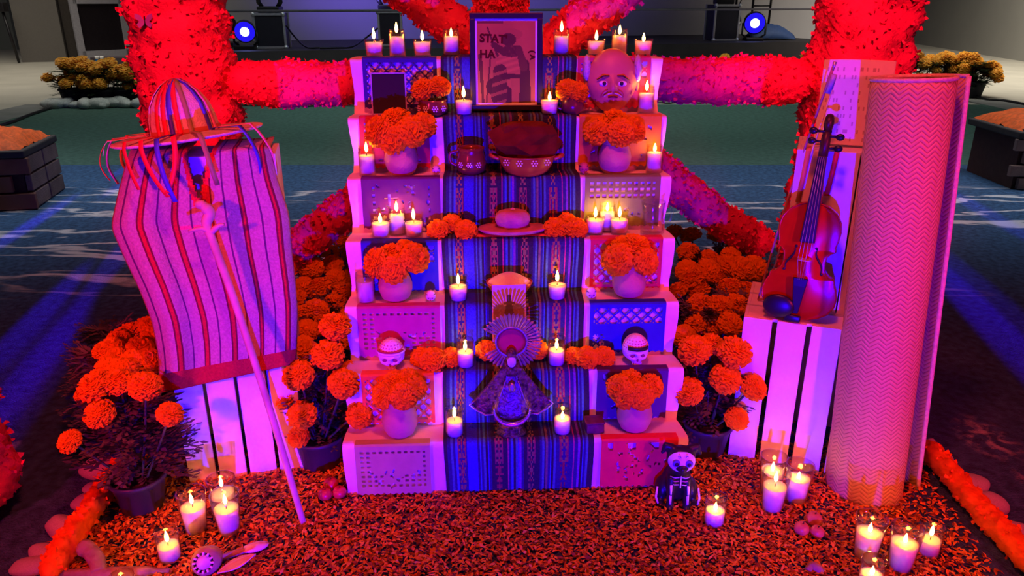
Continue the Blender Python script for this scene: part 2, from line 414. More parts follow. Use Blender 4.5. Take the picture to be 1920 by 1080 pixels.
# stage spotlights
CASE = M('case_laminate', (.02, .018, .03), .4)
def flight_case(px0, px1, py0, py1, lab, off=.0):
    b0 = SP((px0 + px1) / 2, py1) + snor * .03; wd = size(px1 - px0, b0); ht = size(py1 - py0, b0) / CT * .96
    r = math.atan2(sdir.y, sdir.x) * .4
    t = thing('flight_case', lab, 'flight case', b0 + Vector((0, .25, 0)), r, 'flight cases under moving lights on the stage')
    MB().box((0, 0, ht / 2), (wd * .94, .5, ht * .97)).build('body', CASE, t, smooth=False)
    e = .022
    for sx in (-1, 1):
        for sy in (-1, 1): MB().box((sx * wd * .48, sy * .25, ht / 2), (e * 1.6, e * 1.6, ht)).build('edge_profile', ALU, t, smooth=False)
    for z in (e, ht - e):
        for sy in (-1, 1): MB().box((0, sy * .25, z), (wd, e * 1.6, e * 1.6)).build('edge_profile', ALU, t, smooth=False)
    for sx in (-1, 1):
        for z in (e, ht - e): MB().ell((sx * wd * .48, -.255, z), .04, 8, 6).build('corner', ALU, t)
    return t, wd, ht
def moving_head(base, lab, rz=0):
    t = thing('moving_head_light', lab, 'spotlight', base, rz, 'moving head lights on the flight cases')
    MB().box((0, 0, .05), (.36, .3, .10)).build('base', BLACK, t, smooth=False, bevel=.02)
    for s in (-1, 1): MB().tube([(s * .13, 0, .09), (s * .18, 0, .16), (s * .19, 0, .42)], [.035, .04, .03], 8).build('yoke_arm', BLACK, t)
    hd = MB().lathe([(0, 0), (.09, 0), (.13, .05), (.15, .2), (.15, .32), (.12, .36), (.0, .36)], 20, (0, 0, .22)).build('head', BLACK, t)
    MB().lathe([(.155, .28), (.165, .30), (.155, .32)], 20, (0, 0, .2)).build('ring', ALU, hd)
    return t
cs = []
for px0, px1, py0, py1, nm in ((478, 534, 30, 92, 'nearest the left garland column'), (709, 752, 26, 87, 'on the stage just above the top left candles'), (1334, 1382, 14, 77, 'on the stage right of the altar')):
    t, wd, ht = flight_case(px0, px1, py0, py1, 'black metal edged flight case ' + nm)
    moving_head(Vector(t.location) + Vector((0, 0, ht)), 'moving light on the case ' + nm)
def par_light(px, py, pyb, lab, tgt, col=LENS):
    b0 = SP(px, pyb) + snor * .12
    c = PY(px, py, b0.y - .1); r = size(20, c)
    t = thing('stage_spotlight', lab, 'spotlight', b0, 0)
    cz = c.z - SZ
    MB().box((0, 0, .03), (.34, .3, .06)).build('base', BLACK, t, smooth=False, bevel=.01)
    for s in (-1, 1): MB().tube([(s * .12, 0, .05), (s * (r + .02), 0, .12), (s * (r + .02), 0, cz)], .02, 6).build('yoke_arm', BLACK, t)
    d = (Vector(tgt) - (b0 + Vector((0, 0, cz)))).normalized(); q = d.to_track_quat('Z', 'Y').to_matrix()
    hd = MB().lathe([(0, -.3), (r * .7, -.28), (r, -.1), (r, .1), (r * .93, .12)], 20).build('housing', BLACK, t, loc=(0, 0, cz), rot=q.to_euler())
    MB().lathe([(r * .92, .06), (r * .5, .075), (0, .08)], 20).build('lens', LENSRIM, hd)
    MB().ell((0, 0, .085), (r * .42, r * .42, .03), 14, 8).build('bulb', col, hd)
    return Vector((b0.x, b0.y, SZ + cz)) + d * .2
la = par_light(463, 59, 93, 'round stage spotlight shining blue left of the altar, nearest the left garland column', (-1.5, 3, 0))
lb = par_light(1418, 43, 77, 'round stage spotlight shining blue right of the altar', (2.0, 3, 0))
b0 = SP(1392, 77) + snor * .5
t = thing('stage_spotlight', 'dark unlit round spotlight between the flight case and the blue spotlight at right', 'spotlight', b0)
MB().box((0, 0, .04), (.3, .3, .08)).build('base', BLACK, t, smooth=False)
MB().lathe([(0, -.2), (.16, -.18), (.2, 0), (.2, .1), (.0, .1)], 16).build('housing', BLACK, t, loc=(0, 0, .36), rot=(PI / 2, 0, 0))
mb = MB(); mb.tube([(.17 * math.cos(q), -.12, .36 + .19 * math.sin(q)) for q in [PI + i * PI / 8 for i in range(9)]], .02, 6); mb.build('rim', ALU, t)
b0 = SP(425, 92) + snor * .6
t = thing('stage_spotlight', 'dark unlit spotlight beside the left garland column', 'spotlight', b0)
MB().box((0, 0, .04), (.3, .3, .08)).build('base', BLACK, t, smooth=False)
MB().lathe([(0, -.2), (.14, -.18), (.18, 0), (.18, .12), (.0, .1)], 16).build('housing', BLACK, t, loc=(0, 0, .38), rot=(PI / 2, .5, 0.4))
# beams of the blue stage lights on the carpet
for px, py, pw, an in ((95, 395, 1, .9), (60, 420, 1.2, .8), (20, 445, 1, .8), (75, 590, 1.3, .55), (30, 640, 1.2, .5), (80, 655, 1.2, .5), (35, 730, 1.3, .5), (60, 700, .8, .35), (232, 318, .8, 1.0), (228, 345, .8, .8), (222, 480, .9, .5), (20, 790, .8, .4)):
    spot('stage_beam', la, G(px, py), pw * 4200, (.05, .0, 1), an, .9, .01)
for px, py, pw, an in ((1835, 392, 1.2, .6), (1880, 415, 1, .5), (1840, 590, 1.3, .6), (1870, 620, 1.2, .5), (1800, 545, 1, .45), (1900, 650, 1.2, .5), (1905, 600, .9, .4), (1855, 560, .8, .35)):
    spot('stage_beam', lb, G(px, py), pw * 4200, (.05, .0, 1), an, .9, .01)
spot('stage_wall_wash', sl + sdir * 1.9 + snor * .6 + Vector((0, 0, SZ + .3)), ww + sdir * 3.0 + Vector((0, 0, 2.4)), 420, (.22, .14, 1), 120, 1, .2)
spot('stage_wall_wash', sl + sdir * 5.2 + snor * .6 + Vector((0, 0, SZ + .3)), ww + sdir * 6.2 + Vector((0, 0, 2.4)), 260, (.22, .14, 1), 110, 1, .2)
# cables on the stage and floor
def cable(name, lab, pts, r=.012):
    pts = catmull(pts, 5); o = pts[0]
    tag(MB().tube([p - o for p in pts], r, 6).build(name, BLACK, loc=o), lab, 'cable')
up = Vector((0, 0, .02))
cable('cable', 'black cable drooping from the left flight case to the stage floor', [SP(538, 92) + Vector((0, .1, .36)), SP(555, 88) + Vector((0, 0, .16)), SP(575, 91) + up, SP(600, 92) + up, SP(640, 91) + up], .015)
cable('cable', 'black cable drooping to the middle flight case', [SP(708, 88) + Vector((0, .1, .30)), SP(685, 86) + Vector((0, 0, .12)), SP(660, 90) + up, SP(630, 92) + up, SP(600, 93) + up], .015)
cable('cable', 'thin black cable lying along the left edge of the grey border strip', [G(95, 203, .015), G(60, 214, .015), G(25, 228, .015), G(0, 236, .015), G(-60, 262, .015)], .02)
cable('cable', 'thin black cable lying along the right edge of the green carpet', [G(1822, 178, .015), G(1850, 186, .015), G(1880, 188, .015), G(1925, 196, .015)], .02)
# scaffold poles and blue tarp at the right end of the stage
def on_stage(px, py, back): return SP(px, py) + snor * back
for px, ln, lab in ((1437, 3, 'thin dark pole standing nearest the right blue spotlight'), (1470, 3, 'middle thin dark pole at the right end of the stage'), (1505, 3, 'thin dark pole beside the right garland column')):
    b0 = on_stage(px, 76, 1.2); tag(MB().tube([(0, 0, 0), (0, 0, ln)], .025, 6).build('scaffold_pole', BLACK, loc=b0), lab, 'pole')
pa, pb = on_stage(1470, 76, 1.2), on_stage(1505, 76, 1.2)
for z in (.65, .95, 1.25): tag(MB().tube([(0, 0, 0), pb - pa], .015, 5).build('scaffold_rung', BLACK, loc=pa + Vector((0, 0, z))), ('lowest', 'middle', 'upper')[int((z - .6) / .3)] + ' thin rung between the two right stage poles', 'rung')
pa = on_stage(1437, 76, 1.2)
for z in (.55, .9): tag(MB().tube([(0, 0, 0), pb - pa - Vector((.4, 0, -.7))], .012, 5).build('scaffold_brace', BLACK, loc=pa + Vector((0, 0, z))), ('lower' if z < .6 else 'upper') + ' slanting thin brace between the right stage poles', 'brace')
b0 = on_stage(1475, 77, .5); rows = []
for j in range(9):
    rows.append([Vector((lerp(-.42, .5, i / 14), .5 * j / 8, max(.01, (.30 * math.sin(PI * (i + 2) / 18) * (1 - ((j - 4) / 4.2) ** 2)) + .03 * N3(i * .7, j * .7)))) for i in range(15)])
tag(MB().sheet(rows).build('blue_tarp', M('blue_tarp', (.05, .10, .28), .6), loc=b0, solid=.01), 'crumpled dull blue tarp lying at the right end of the stage', 'tarp')

# ---- marigold bloom meshes
def bloom_mb(seed, npet=330):
    rnd = random.Random(seed); mb = MB()
    mb.ell((0, 0, 0), (.76, .76, .56), 14, 8)
    ga = PI * (3 - 5 ** .5)
    for i in range(npet):
        z = 1 - 1.55 * (i + .5) / npet; r = math.sqrt(max(0, 1 - z * z)); q = i * ga + rnd.uniform(-.15, .15)
        n = Vector((r * math.cos(q), r * math.sin(q), z)).normalized()
        t = Vector((-math.sin(q), math.cos(q), 0)); t = (Matrix.Rotation(rnd.uniform(-.7, .7), 3, n) @ t).normalized()
        u = n.cross(t)
        if u.z > 0: u = -u
        sc_ = Vector((1, 1, .74)); R0 = .62; R1 = rnd.uniform(.86, 1.08); wd = rnd.uniform(.085, .135) if npet > 100 else .2
        a = n * R0; m_ = n * (R1 - .03) + u * .02; e = n * (R1 + .01) + u * .08
        pts = [a - t * wd * .5, a + t * wd * .5, m_ - t * wd * 1.05 + n * rnd.uniform(-.05, .04), m_ + n * rnd.uniform(-.02, .07), m_ + t * wd * 1.05 + n * rnd.uniform(-.05, .04),
               e - t * wd * .9 - n * .03, e + n * rnd.uniform(-.05, .03), e + t * wd * .9 - n * .03]
        pts = [Vector((p.x * sc_.x, p.y * sc_.y, p.z * sc_.z)) for p in pts]
        mb.add(pts, [(0, 1, 3), (0, 3, 2), (1, 4, 3), (2, 3, 6, 5), (3, 4, 7, 6)])
    return mb
BLOOMS = [bloom_mb(s).mesh('bloom', ORANGE) for s in range(4)]
BLOOMS_BG = [bloom_mb(s + 9, 60).mesh('bloom', ORANGE_BG) for s in range(2)]
def foliage_mb(seed, n=70, spread=.10, hh=.27, leaf=.042):
    rnd = random.Random(seed); mb = MB()
    for i in range(n):
        a = rnd.uniform(0, 2 * PI); z = rnd.uniform(.02, 1) ** .8 * hh
        s0 = Vector((math.cos(a), math.sin(a), 0)) * spread * rnd.uniform(.1, .75) * (.45 + .55 * math.sin(PI * min(1, z / hh + .2)))
        p = s0 + Vector((0, 0, z)); d = Vector((math.cos(a + rnd.uniform(-.6, .6)), math.sin(a + rnd.uniform(-.6, .6)), rnd.uniform(-.25, .7))).normalized()
        sd = d.cross(Vector((0, 0, 1))).normalized(); ln = rnd.uniform(.9, 1.5) * leaf
        for k in range(5):
            b = p + d * ln * (k + .6) / 5 - Vector((0, 0, .012 * k * k / 12))
            for s in (-1, 1):
                tip = b + (sd * s * .62 + d * .55) * leaf * (.62 - .05 * k); m1 = (b + tip) / 2 + d * leaf * .17; m2 = (b + tip) / 2 - d * leaf * .17 - Vector((0, 0, .002))
                mb.add([b, m1, tip, m2], [(0, 1, 2, 3)])
        e = p + d * ln * 1.35; mb.add([p + d * ln, p + d * ln * 1.15 + sd * .006, e, p + d * ln * 1.15 - sd * .006], [(0, 1, 2, 3)])
        mb.strip([p - Vector((0, 0, .02)), p + d * ln], sd, .003)
    return mb
FOL = [foliage_mb(s, 170).mesh('foliage', LEAF) for s in range(3)]
FOLBG = foliage_mb(7, 90, .16, .36, .08).mesh('foliage', LEAF_BG)
POTM = MB().lathe([(0, 0), (.052, 0), (.055, .004), (.071, .098), (.077, .10), (.078, .112), (.070, .112), (.067, .092), (0, .088)], 24).mesh('pot', POT_BLACK)
SOIL = M('soil', (.03, .02, .018), .9)
rb = random.Random(3)
def bloom_child(t, world, r, mset=BLOOMS, tilt=None):
    base = Vector(t.location); p = Vector(world) - base
    d = Vector((p.x * .9 + rb.uniform(-.02, .02), p.y * .9 - .10, .16 + abs(p.z) * .3)).normalized()
    q = d.to_track_quat('Z', 'Y').to_euler()
    o = put('bloom', rb.choice(mset), t, p, q, (r, r, r)); return p, d
def stem_child(t, p, d, r, z0=.09, mat=STEM, rad=.0035):
    a = Vector((p.x * .15, p.y * .15, z0)); e = p - d * r * .4
    mid = (a + e) / 2 + Vector((p.x * .12, p.y * .12, .03))
    MB().tube(catmull([a, mid, e], 3), rad, 5, cap=False).build('stem', mat, t)
def plant(name, lab, base, blooms, group=None, fol=None, fscale=1.0, pot=True, fz=.085, fsx=None, fback=0):
    t = thing(name, lab, 'potted flower', base, 0, group)
    if pot:
        put('pot', POTM, t); MB().lathe([(0, 0), (.066, 0)], 16, (0, 0, .097)).build('soil', SOIL, t)
    f = put('foliage', fol or rb.choice(FOL), t, (0, fback, fz), (0, 0, rb.uniform(0, 6)), (fsx or fscale, fsx or fscale, fscale)); f['kind'] = 'stuff'
    for wp, r in blooms:
        p, d = bloom_child(t, wp, r); stem_child(t, p, d, r)
    return t

# far pots of marigolds at the edge of the green carpet
def far_plant(px, py, lab, n, spread):
    b = G(px, py)
    t = thing('potted_marigold', lab, 'potted flower', b, 0, 'marigold pots at the far edge of the green carpet')
    put('pot', POTM, t, scale=(2.4, 2.4, 2.0)); f = put('foliage', FOLBG, t, (0, 0, .15), (0, 0, px), (1.7, 1.7, .95)); f['kind'] = 'stuff'
    rr = random.Random(px)
    for i in range(n):
        a = rr.uniform(0, 2 * PI); R_ = spread * math.sqrt(rr.random())
        p = Vector((R_ * math.cos(a), R_ * math.sin(a) * .7, .58 - .22 * (R_ / spread) ** 2 - (rr.random() * .12 if math.sin(a) < 0 else 0)))
        put('bloom', rr.choice(BLOOMS_BG), t, p, (rr.uniform(-.1, .7), rr.uniform(-.4, .4), 0), (.095,) * 3)
        MB().tube([(p.x * .2, p.y * .2, .2), p], .006, 4, cap=False).build('stem', LEAF_BG, t)
for i, (px, py) in enumerate(((142, 197), (172, 196), (205, 197), (238, 196), (262, 195))):
    far_plant(px, py, 'far potted marigold, %s from the left in the row left of the altar' % ('first', 'second', 'third', 'fourth', 'fifth')[i], 13, .34)
for i, (px, py) in enumerate(((1705, 178), (1737, 177), (1770, 178), (1800, 179), (1820, 181))):
    far_plant(px, py, 'far potted marigold, %s from the left in the row behind the rolled mat' % ('first', 'second', 'third', 'fourth', 'fifth')[i], 12, .34)
for i, (px, py) in enumerate(((1372, 175), (1498, 176))):
    far_plant(px, py, 'far potted marigold peeking over the garland bar %s' % ('right of the altar', 'beside the right garland column')[i], 5, .3)
# white stones edging
STONES = [MB().ell((0, 0, 0), (1, .8, .62), 12, 8, fn=lambda p, s=s: 1 + .16 * N3(p.x * 1.3 + s * 5, p.y * 1.3, p.z * 1.3)).mesh('stone', STONE_PALE) for s in range(3)]
STONES_N = [MB().ell((0, 0, 0), (1, .8, .6), 22, 14, fn=lambda p, s=s: 1 + .16 * N3(p.x * 1.1 + s * 5 + 2, p.y * 1.1, p.z * 1.1)).mesh('stone', STONE) for s in range(4)]
rs = random.Random(5)
def far_stone(px, py, lab, grp):
    b = G(px, py); r = rs.uniform(.055, .10) * 1.3
    o = put('river_stone', rs.choice(STONES), None, b + Vector((0, 0, r * .5)), (0, 0, rs.uniform(0, 6)), (r * 1.3, r, r)); tag(o, lab, 'stone', grp)
for i in range(17): far_stone(100 + i * 10.5 + rs.uniform(-3, 3), 202 + rs.uniform(-2, 1), 'pale river stone in the row in front of the far left marigold pots', 'stones before the far left pots')
for i in range(21): far_stone(446 + i * 10.6 + rs.uniform(-3, 3), 198 + rs.uniform(-2, 1), 'pale river stone under the garland bar left of the altar', 'stones under the left garland bar')
for i in range(20): far_stone(1240 + i * 13 + rs.uniform(-3, 3), 192 + rs.uniform(-2, 1), 'pale river stone under the garland bar right of the altar', 'stones under the right garland bar')
# dark box and blue bottles behind the left pots
b = G(226, 150); tag(MB().box((0, 0, .2), (.75, .4, .42)).build('dark_box', M('box_brown', (.07, .05, .06), .7), loc=b, smooth=False, bevel=.01), 'dark brown box behind the far left marigold pots', 'box')
for i, px in enumerate((190, 199)):
    t = thing('blue_bottle', 'bright blue bottle with white cap, %s of the two beside the dark box' % ('left', 'right')[i], 'bottle', G(px, 152), 0, 'blue bottles')
    MB().lathe([(0, 0), (.06, 0), (.06, .3), (.03, .36), (.03, .38), (0, .38)], 12).build('body', M('blue_plastic', (.02, .16, .45), .3), t)
    MB().lathe([(0, .38), (.034, .38), (.034, .43), (0, .43)], 12).build('cap', DOT_WHITE, t)
# marigold planters left and right
BRICKM = M('planter_block', (.30, .19, .16), .9, var=.3, scale=6, bump=.4)
def planter(corner, rz, w_, d_, h_, lab, brick):
    t = thing('planter', lab, 'planter', corner, rz)
    MB().box((-w_ / 2, d_ / 2, h_ / 2), (w_ - .04, d_ - .04, h_)).build('core', M('planter_core', (.10, .045, .035), .9), t, smooth=False)
    rows = 4 if brick else 3
    for j in range(rows):
        zh = h_ * .86 / rows
        n = 3 if brick else 2
        for k in range(n):
            x = -w_ * (k + .5 + (.15 if j % 2 else -.1)) / n
            x = min(-w_ * .12, x)
            MB().box((x, -.008, zh * (j + .5)), (w_ / n - .02, .04, zh - .012)).build('block', BRICKM if brick else M('planter_panel', (.30, .12, .08), .85, var=.25, scale=4), t, smooth=False, bevel=.006)
            MB().box((.008, d_ * (k + .5) / n, zh * (j + .5)), (.04, d_ / n - .02, zh - .012)).build('block', BRICKM, t, smooth=False, bevel=.006)
    MB().box((-w_ / 2, d_ / 2, h_ * .91), (w_ + .06, d_ + .06, h_ * .12)).build('rim', M('dark_rim', (.07, .055, .05), .8), t, smooth=False, bevel=.01)
    f = MB()
    rows_ = [[Vector((-w_ * i / 20, d_ * j / 14, h_ * .97 + .13 * (math.sin(PI * i / 20) * math.sin(PI * j / 14)) ** .4 + .03 * N3(i * .9, j * .9))) for i in range(21)] for j in range(15)]
    o = f.sheet(rows_).build('petal_heap', M('heaped_petals', (.9, .13, .015), .7, var=.3, scale=30, bump=.6, bscale=60), t); o['kind'] = 'stuff'
planter(G(62, 392), .22, 1.0, .62, .42, 'low brown planter heaped with orange petals at the left edge', False)
planter(G(1884, 352) + Vector((.95, -.1, 0)), -.05, .95, .7, .45, 'low block planter heaped with orange petals at the right edge', True)

# ================================================================ ALTAR
R_, T_, W_ = .16699, .10414, .9583
AY = math.radians(2.5)
AO = Vector((.012, 1.866, 0)); EX = Vector((math.cos(AY), math.sin(AY), 0)); EY = Vector((-math.sin(AY), math.cos(AY), 0))
def A(u, d, z): return AO + EX * u + EY * d + Vector((0, 0, z))
def tz(k): return R_ * (8 - k)
def solve_u(px, d, z):
    # u such that A(u,d,z) projects to column px
    c = (px - 960) / F; b = A(0, d, z)
    return (c * (b.y * CT + (H - z) * ST) - b.x) / (EX.x - c * EX.y * CT)
def TP(px, k, off=.05):
    d = (7 - k) * T_ + off; z = tz(k) + .0065
    return A(solve_u(px, d, z), d, z)
alt = thing('stepped_altar', 'seven tiered altar stand under white cloths and a striped runner', 'altar', AO, AY)
for k in range(1, 8):
    d0 = (7 - k) * T_ + .006; z1 = tz(k) - .004
    MB().box((0, (d0 + 7 * T_ + .02) / 2, (z1 + tz(k) - R_) / 2 - .001), (W_ - .02, 7 * T_ + .02 - d0, z1 - tz(k) + R_ - .004)).build('step', M('step_board', (.75, .73, .70), .8), alt, smooth=False)
# profile of the stairs: (d, z) with rounded noses
def profile(off, zend=.004, per=5):
    out = []
    out.append((7 * T_ + .015, tz(1) + off))
    for k in range(1, 8):
        d0 = (7 - k) * T_; z = tz(k); r = .010
        for i in range(1, per): out.append((lerp(7 * T_ + .015 if k == 1 else d0 + T_ - off, d0 + r, i / per), z + off))
        for i in range(4):
            q = PI / 2 * i / 3; out.append((d0 + r - (r + off) * math.sin(q), z - r + (r + off) * math.cos(q)))
        zb = zend if k == 7 else tz(k + 1) + off
        for i in range(1, per + 1): out.append((d0 - off, lerp(z - r, zb, i / per)))
    return out
def drape(u0, u1, nu, off, zend, wav, colfn=None, edge=None):
    pr = profile(off, zend); rows = []; s = 0
    S = [0]
    for a, b in zip(pr, pr[1:]): S.append(S[-1] + math.hypot(b[0] - a[0], b[1] - a[1]))
    for j, (d, z) in enumerate(pr):
        row = []
        for i in range(nu + 1):
            f = i / nu; e0, e1 = (edge(z, S[j]) if edge else (0, 0))
            u = lerp(u0 - e0, u1 + e1, f)
            dn = wav * (N3(u * 9, S[j] * 5, off * 99) + .6 * N3(u * 23, S[j] * 11, 3)) * (1 if 3 < j < len(pr) - 1 else .5)
            # push outwards along tread/riser normal only
            dd_, dz_ = (-abs(dn), 0) if j % 1 == 0 and j > 0 and abs(pr[j][0] - pr[j - 1][0]) < 1e-4 else (0, abs(dn) * .35)
            row.append(Vector((u, d + dd_, z + dz_)))
        rows.append(row)
    return rows, S
rows, S = drape(-W_ / 2, W_ / 2, 60, .004, .006, .004, edge=lambda z, s: (.004 + .010 * abs(math.sin(s * 11.6 + .5)) + .004 * N3(s * 9), .004 + .012 * abs(math.sin(s * 11.6 + .3)) + .005 * N3(s * 8, 4)))
tag(MB().sheet(rows).build('white_altar_cloth', WHITE_CLOTH, loc=AO, rot=(0, 0, AY)), 'white cloth draped down all seven tiers of the altar', 'cloth')
# striped runner
bands = []
def sc3(c, k): return tuple(x * k for x in c)
NAVY = (.022, .022, .12); BLUE = (.03, .03, .42); LBLUE = (.04, .15, .38); BLK = (.022, .022, .035); OLV = (.20, .20, .10); MAG = (.42, .03, .16); PUR = (.18, .05, .30); TEAL = (.06, .22, .24)
stripe = [(0, BLK), (.02, NAVY), (.05, TEAL), (.062, NAVY), (.075, LBLUE), (.09, NAVY), (.155, BLUE), (.225, NAVY), (.24, LBLUE), (.25, NAVY), (.262, TEAL), (.275, BLK), (.29, BLUE), (.30, NAVY), (.315, BLK), (.42, MAG), (.432, NAVY), (.45, LBLUE), (.46, BLK), (.475, TEAL), (.49, BLUE), (.50, PUR), (.515, NAVY), (.53, BLK), (.64, NAVY), (.655, TEAL), (.668, BLK), (.68, OLV), (.69, NAVY), (.705, LBLUE), (.715, BLK), (.73, TEAL), (.745, NAVY), (.86, MAG), (.872, NAVY), (.89, PUR), (.905, BLK), (.92, LBLUE), (.932, NAVY), (.95, TEAL), (.965, BLK), (1.01, BLK)]
def runner_col(f, s):
    c = BLK
    for a, b in stripe:
        if f >= a: c = b
        else: break
    for cx, hue in ((.118, 0), (.365, 1), (.58, 0), (.80, 2)):
        x = (f - cx) / .022
        if abs(x) < 1.25:
            y = (s / .021) % 1.0 * 2 - 1; blk = int(s / .084) % 3
            dd_ = abs(x) * .8 + abs(y)
            if .55 < dd_ < .98 and abs(x) < 1: c = (.27, .22, .06) if hue == 0 or blk else (.26, .04, .04)
            elif dd_ <= .30: c = (.32, .04, .03) if blk != 1 else (.26, .23, .06)
            elif hue == 1 and dd_ < 1: c = (.30, .04, .06)
            elif blk == 2 and abs(x) > .8: c = (.28, .04, .06)
    return c
NU = 130
def fine(rows, S, n=5):
    R2 = []; S2 = []
    for j in range(len(rows) - 1):
        L_ = S[j + 1] - S[j]; m = max(1, int(L_ / .0065))
        for q in range(m):
            t = q / m; R2.append([a.lerp(b, t) for a, b in zip(rows[j], rows[j + 1])]); S2.append(lerp(S[j], S[j + 1], t))
    R2.append(rows[-1]); S2.append(S[-1]); return R2, S2
rows, S = drape(-.202, .212, NU, .010, .006, .0045, edge=lambda z, s: (.003 + .004 * math.sin(s * 9), .003 + .005 * math.sin(s * 8 + 1) + .012 * max(0, .4 - z)))
rows, S = fine(rows, S)
tag(MB().sheet(rows, colfn=lambda i, j: runner_col((i + .5) / NU, S[j])).build('striped_runner', VWOVEN, loc=AO, rot=(0, 0, AY)), 'blue striped woven runner hanging down the middle of the altar', 'cloth')

# cut paper sheets on the risers
def mk_holes(kind, seed, nx, ny):
    rnd = random.Random(seed); H_ = [[False] * nx for _ in range(ny)]
    def inside(i, j, m=4): return m <= i < nx - m and m <= j < ny - m
    if kind == 'grid':
        for j in range(ny):
            for i in range(nx):
                if inside(i, j) and (i - 4) % 5 < 3 and (j - 4) % 5 < 3 and j < ny * .45: H_[j][i] = True
    if kind == 'border':
        for j in range(ny):
            for i in range(nx):
                if inside(i, j) and (i - 4) % 5 < 3 and (j - 4) % 4 < 2 and (j < 8 or j > ny - 9 or i < 14 or i > nx - 9 or (j > ny * .55 and abs(i - nx * .5) > nx * .1)): H_[j][i] = True
    if kind in ('lattice', 'latticeall'):
        for j in range(ny):
            for i in range(nx):
                if inside(i, j, 3) and (j < ny * .38 or kind == 'latticeall' or i < 12 and rnd.random() < .9 and j > ny * .6):
                    a = (i + j) % 9; b = (i - j) % 9
                    if 2 <= a and 2 <= b: H_[j][i] = True
    if kind in ('scene', 'border', 'grid', 'scenes', 'letters'):
        m = {'scene': 30, 'border': 14, 'grid': 9, 'scenes': 22, 'letters': 26}[kind]
        for _ in range(m):
            cx = rnd.uniform(.15, .85) * nx; cy = rnd.uniform(.12 if kind in ('scene', 'scenes', 'letters') else .5, .88) * ny
            a = rnd.uniform(.8, 3.0); b = rnd.uniform(.6, 1.8); an = rnd.uniform(0, PI); ca, sa = math.cos(an), math.sin(an)
            for j in range(ny):
                for i in range(nx):
                    x = (i - cx) * ca + (j - cy) * sa; y = -(i - cx) * sa + (j - cy) * ca
                    if abs(x / a) + abs(y / b) < 1 and inside(i, j, 3): H_[j][i] = True
    if kind == 'letters':
        for j in range(4, ny - 4):
            for i in (8, 9, nx - 9): 
                if (j // 3) % 2 == 0: H_[j][i] = True
        for j in range(12, 24):
            H_[j][20] = H_[j][21] = True
        for i in range(17, 25): H_[15][i] = True
    if kind == 'scene' or kind == 'grid':
        for i in range(5, nx - 5):
            for j in range(2, 8):
                if kind == 'scene' and (i // 9) % 2 == 0 and (i % 9) > j - 2: H_[j][i] = True
    return H_
def papel(px0, px1, k, kind, col, seed, lab, h=.152, tilt=0, x_off=0, drop=0):
    d = (7 - k) * T_ - .0135; z1 = tz(k) + .006; u0 = solve_u(px0, d, z1 - .08); u1 = solve_u(px1, d, z1 - .08); w_ = u1 - u0
    nx, ny = 60, 40; Hh = mk_holes(kind, seed, nx, ny)
    rows = [[Vector((lerp(-w_ / 2, w_ / 2, i / nx), .020 - .001, .004)) for i in range(nx + 1)]]
    rows = []
    for j in range(ny + 1):
        z = -h * j / ny
        rows.append([Vector((lerp(-w_ / 2, w_ / 2, i / nx), -.002 * (1 + N3(i * .12, j * .1, seed)) - .004 * (j / ny) ** 2, z + (.003 * math.sin(i * PI / 2.5) if j == ny else 0))) for i in range(nx + 1)])
    top = [[Vector((p.x, .03, .0045)) for p in rows[0]], [Vector((p.x, .004, .0045)) for p in rows[0]]]
    mb = MB(); mb.sheet(top + rows, skip=lambda i, j: j >= 2 and Hh[j - 2][i])
    o = mb.build('cut_paper_sheet', paper_mat(col), loc=A((u0 + u1) / 2, d, z1), rot=(0, tilt, AY), smooth=False)
    tag(o, lab, 'paper banner', 'cut tissue paper sheets hung on the altar tiers')
papel(682, 820, 1, 'latticeall', (.03, .02, .22), 1, 'navy blue cut paper sheet behind the small dark mirror on the top left tier', .150)
papel(676, 806, 2, 'grid', (.62, .03, .05), 2, 'red cut paper sheet behind the left marigold vase of the second tier')
papel(680, 826, 3, 'letters', (.12, .01, .13), 3, 'purple cut paper sheet behind the trio of candles at left', .152)
papel(680, 822, 4, 'lattice', (.02, .03, .32), 4, 'deep blue cut paper sheet behind the left marigold vase of the fourth tier')
papel(672, 826, 5, 'border', (.50, .03, .20), 5, 'magenta cut paper sheet behind the left sugar skull')
papel(680, 815, 6, 'latticeall', (.85, .20, .02), 6, 'orange cut paper sheet behind the lowest left marigold vase')
papel(668, 808, 7, 'border', (.50, .46, .20), 7, 'olive green cut paper sheet on the lowest left tier', .155)
papel(1082, 1218, 1, 'lattice', (.62, .05, .10), 8, 'red pink cut paper sheet behind the painted face mask')
papel(1085, 1238, 2, 'scenes', (.75, .32, .01), 9, 'yellow orange cut paper sheet behind the right marigold vase of the second tier')
papel(1096, 1236, 3, 'grid', (.22, .30, .05), 10, 'green cut paper sheet with square holes behind the right trio of candles')
papel(1106, 1240, 4, 'latticeall', (.62, .02, .05), 11, 'red cut paper sheet behind the right marigold vase of the fourth tier')
papel(1105, 1246, 5, 'lattice', (.015, .02, .34), 12, 'bright blue lattice cut paper sheet behind the right sugar skull')
papel(1118, 1250, 6, 'scene', (.08, .01, .14), 13, 'violet cut paper sheet behind the lowest right marigold vase')
papel(1126, 1268, 7, 'scene', (.85, .02, .05), 14, 'bright red cut paper sheet beside the skeleton dog figurine', .150)

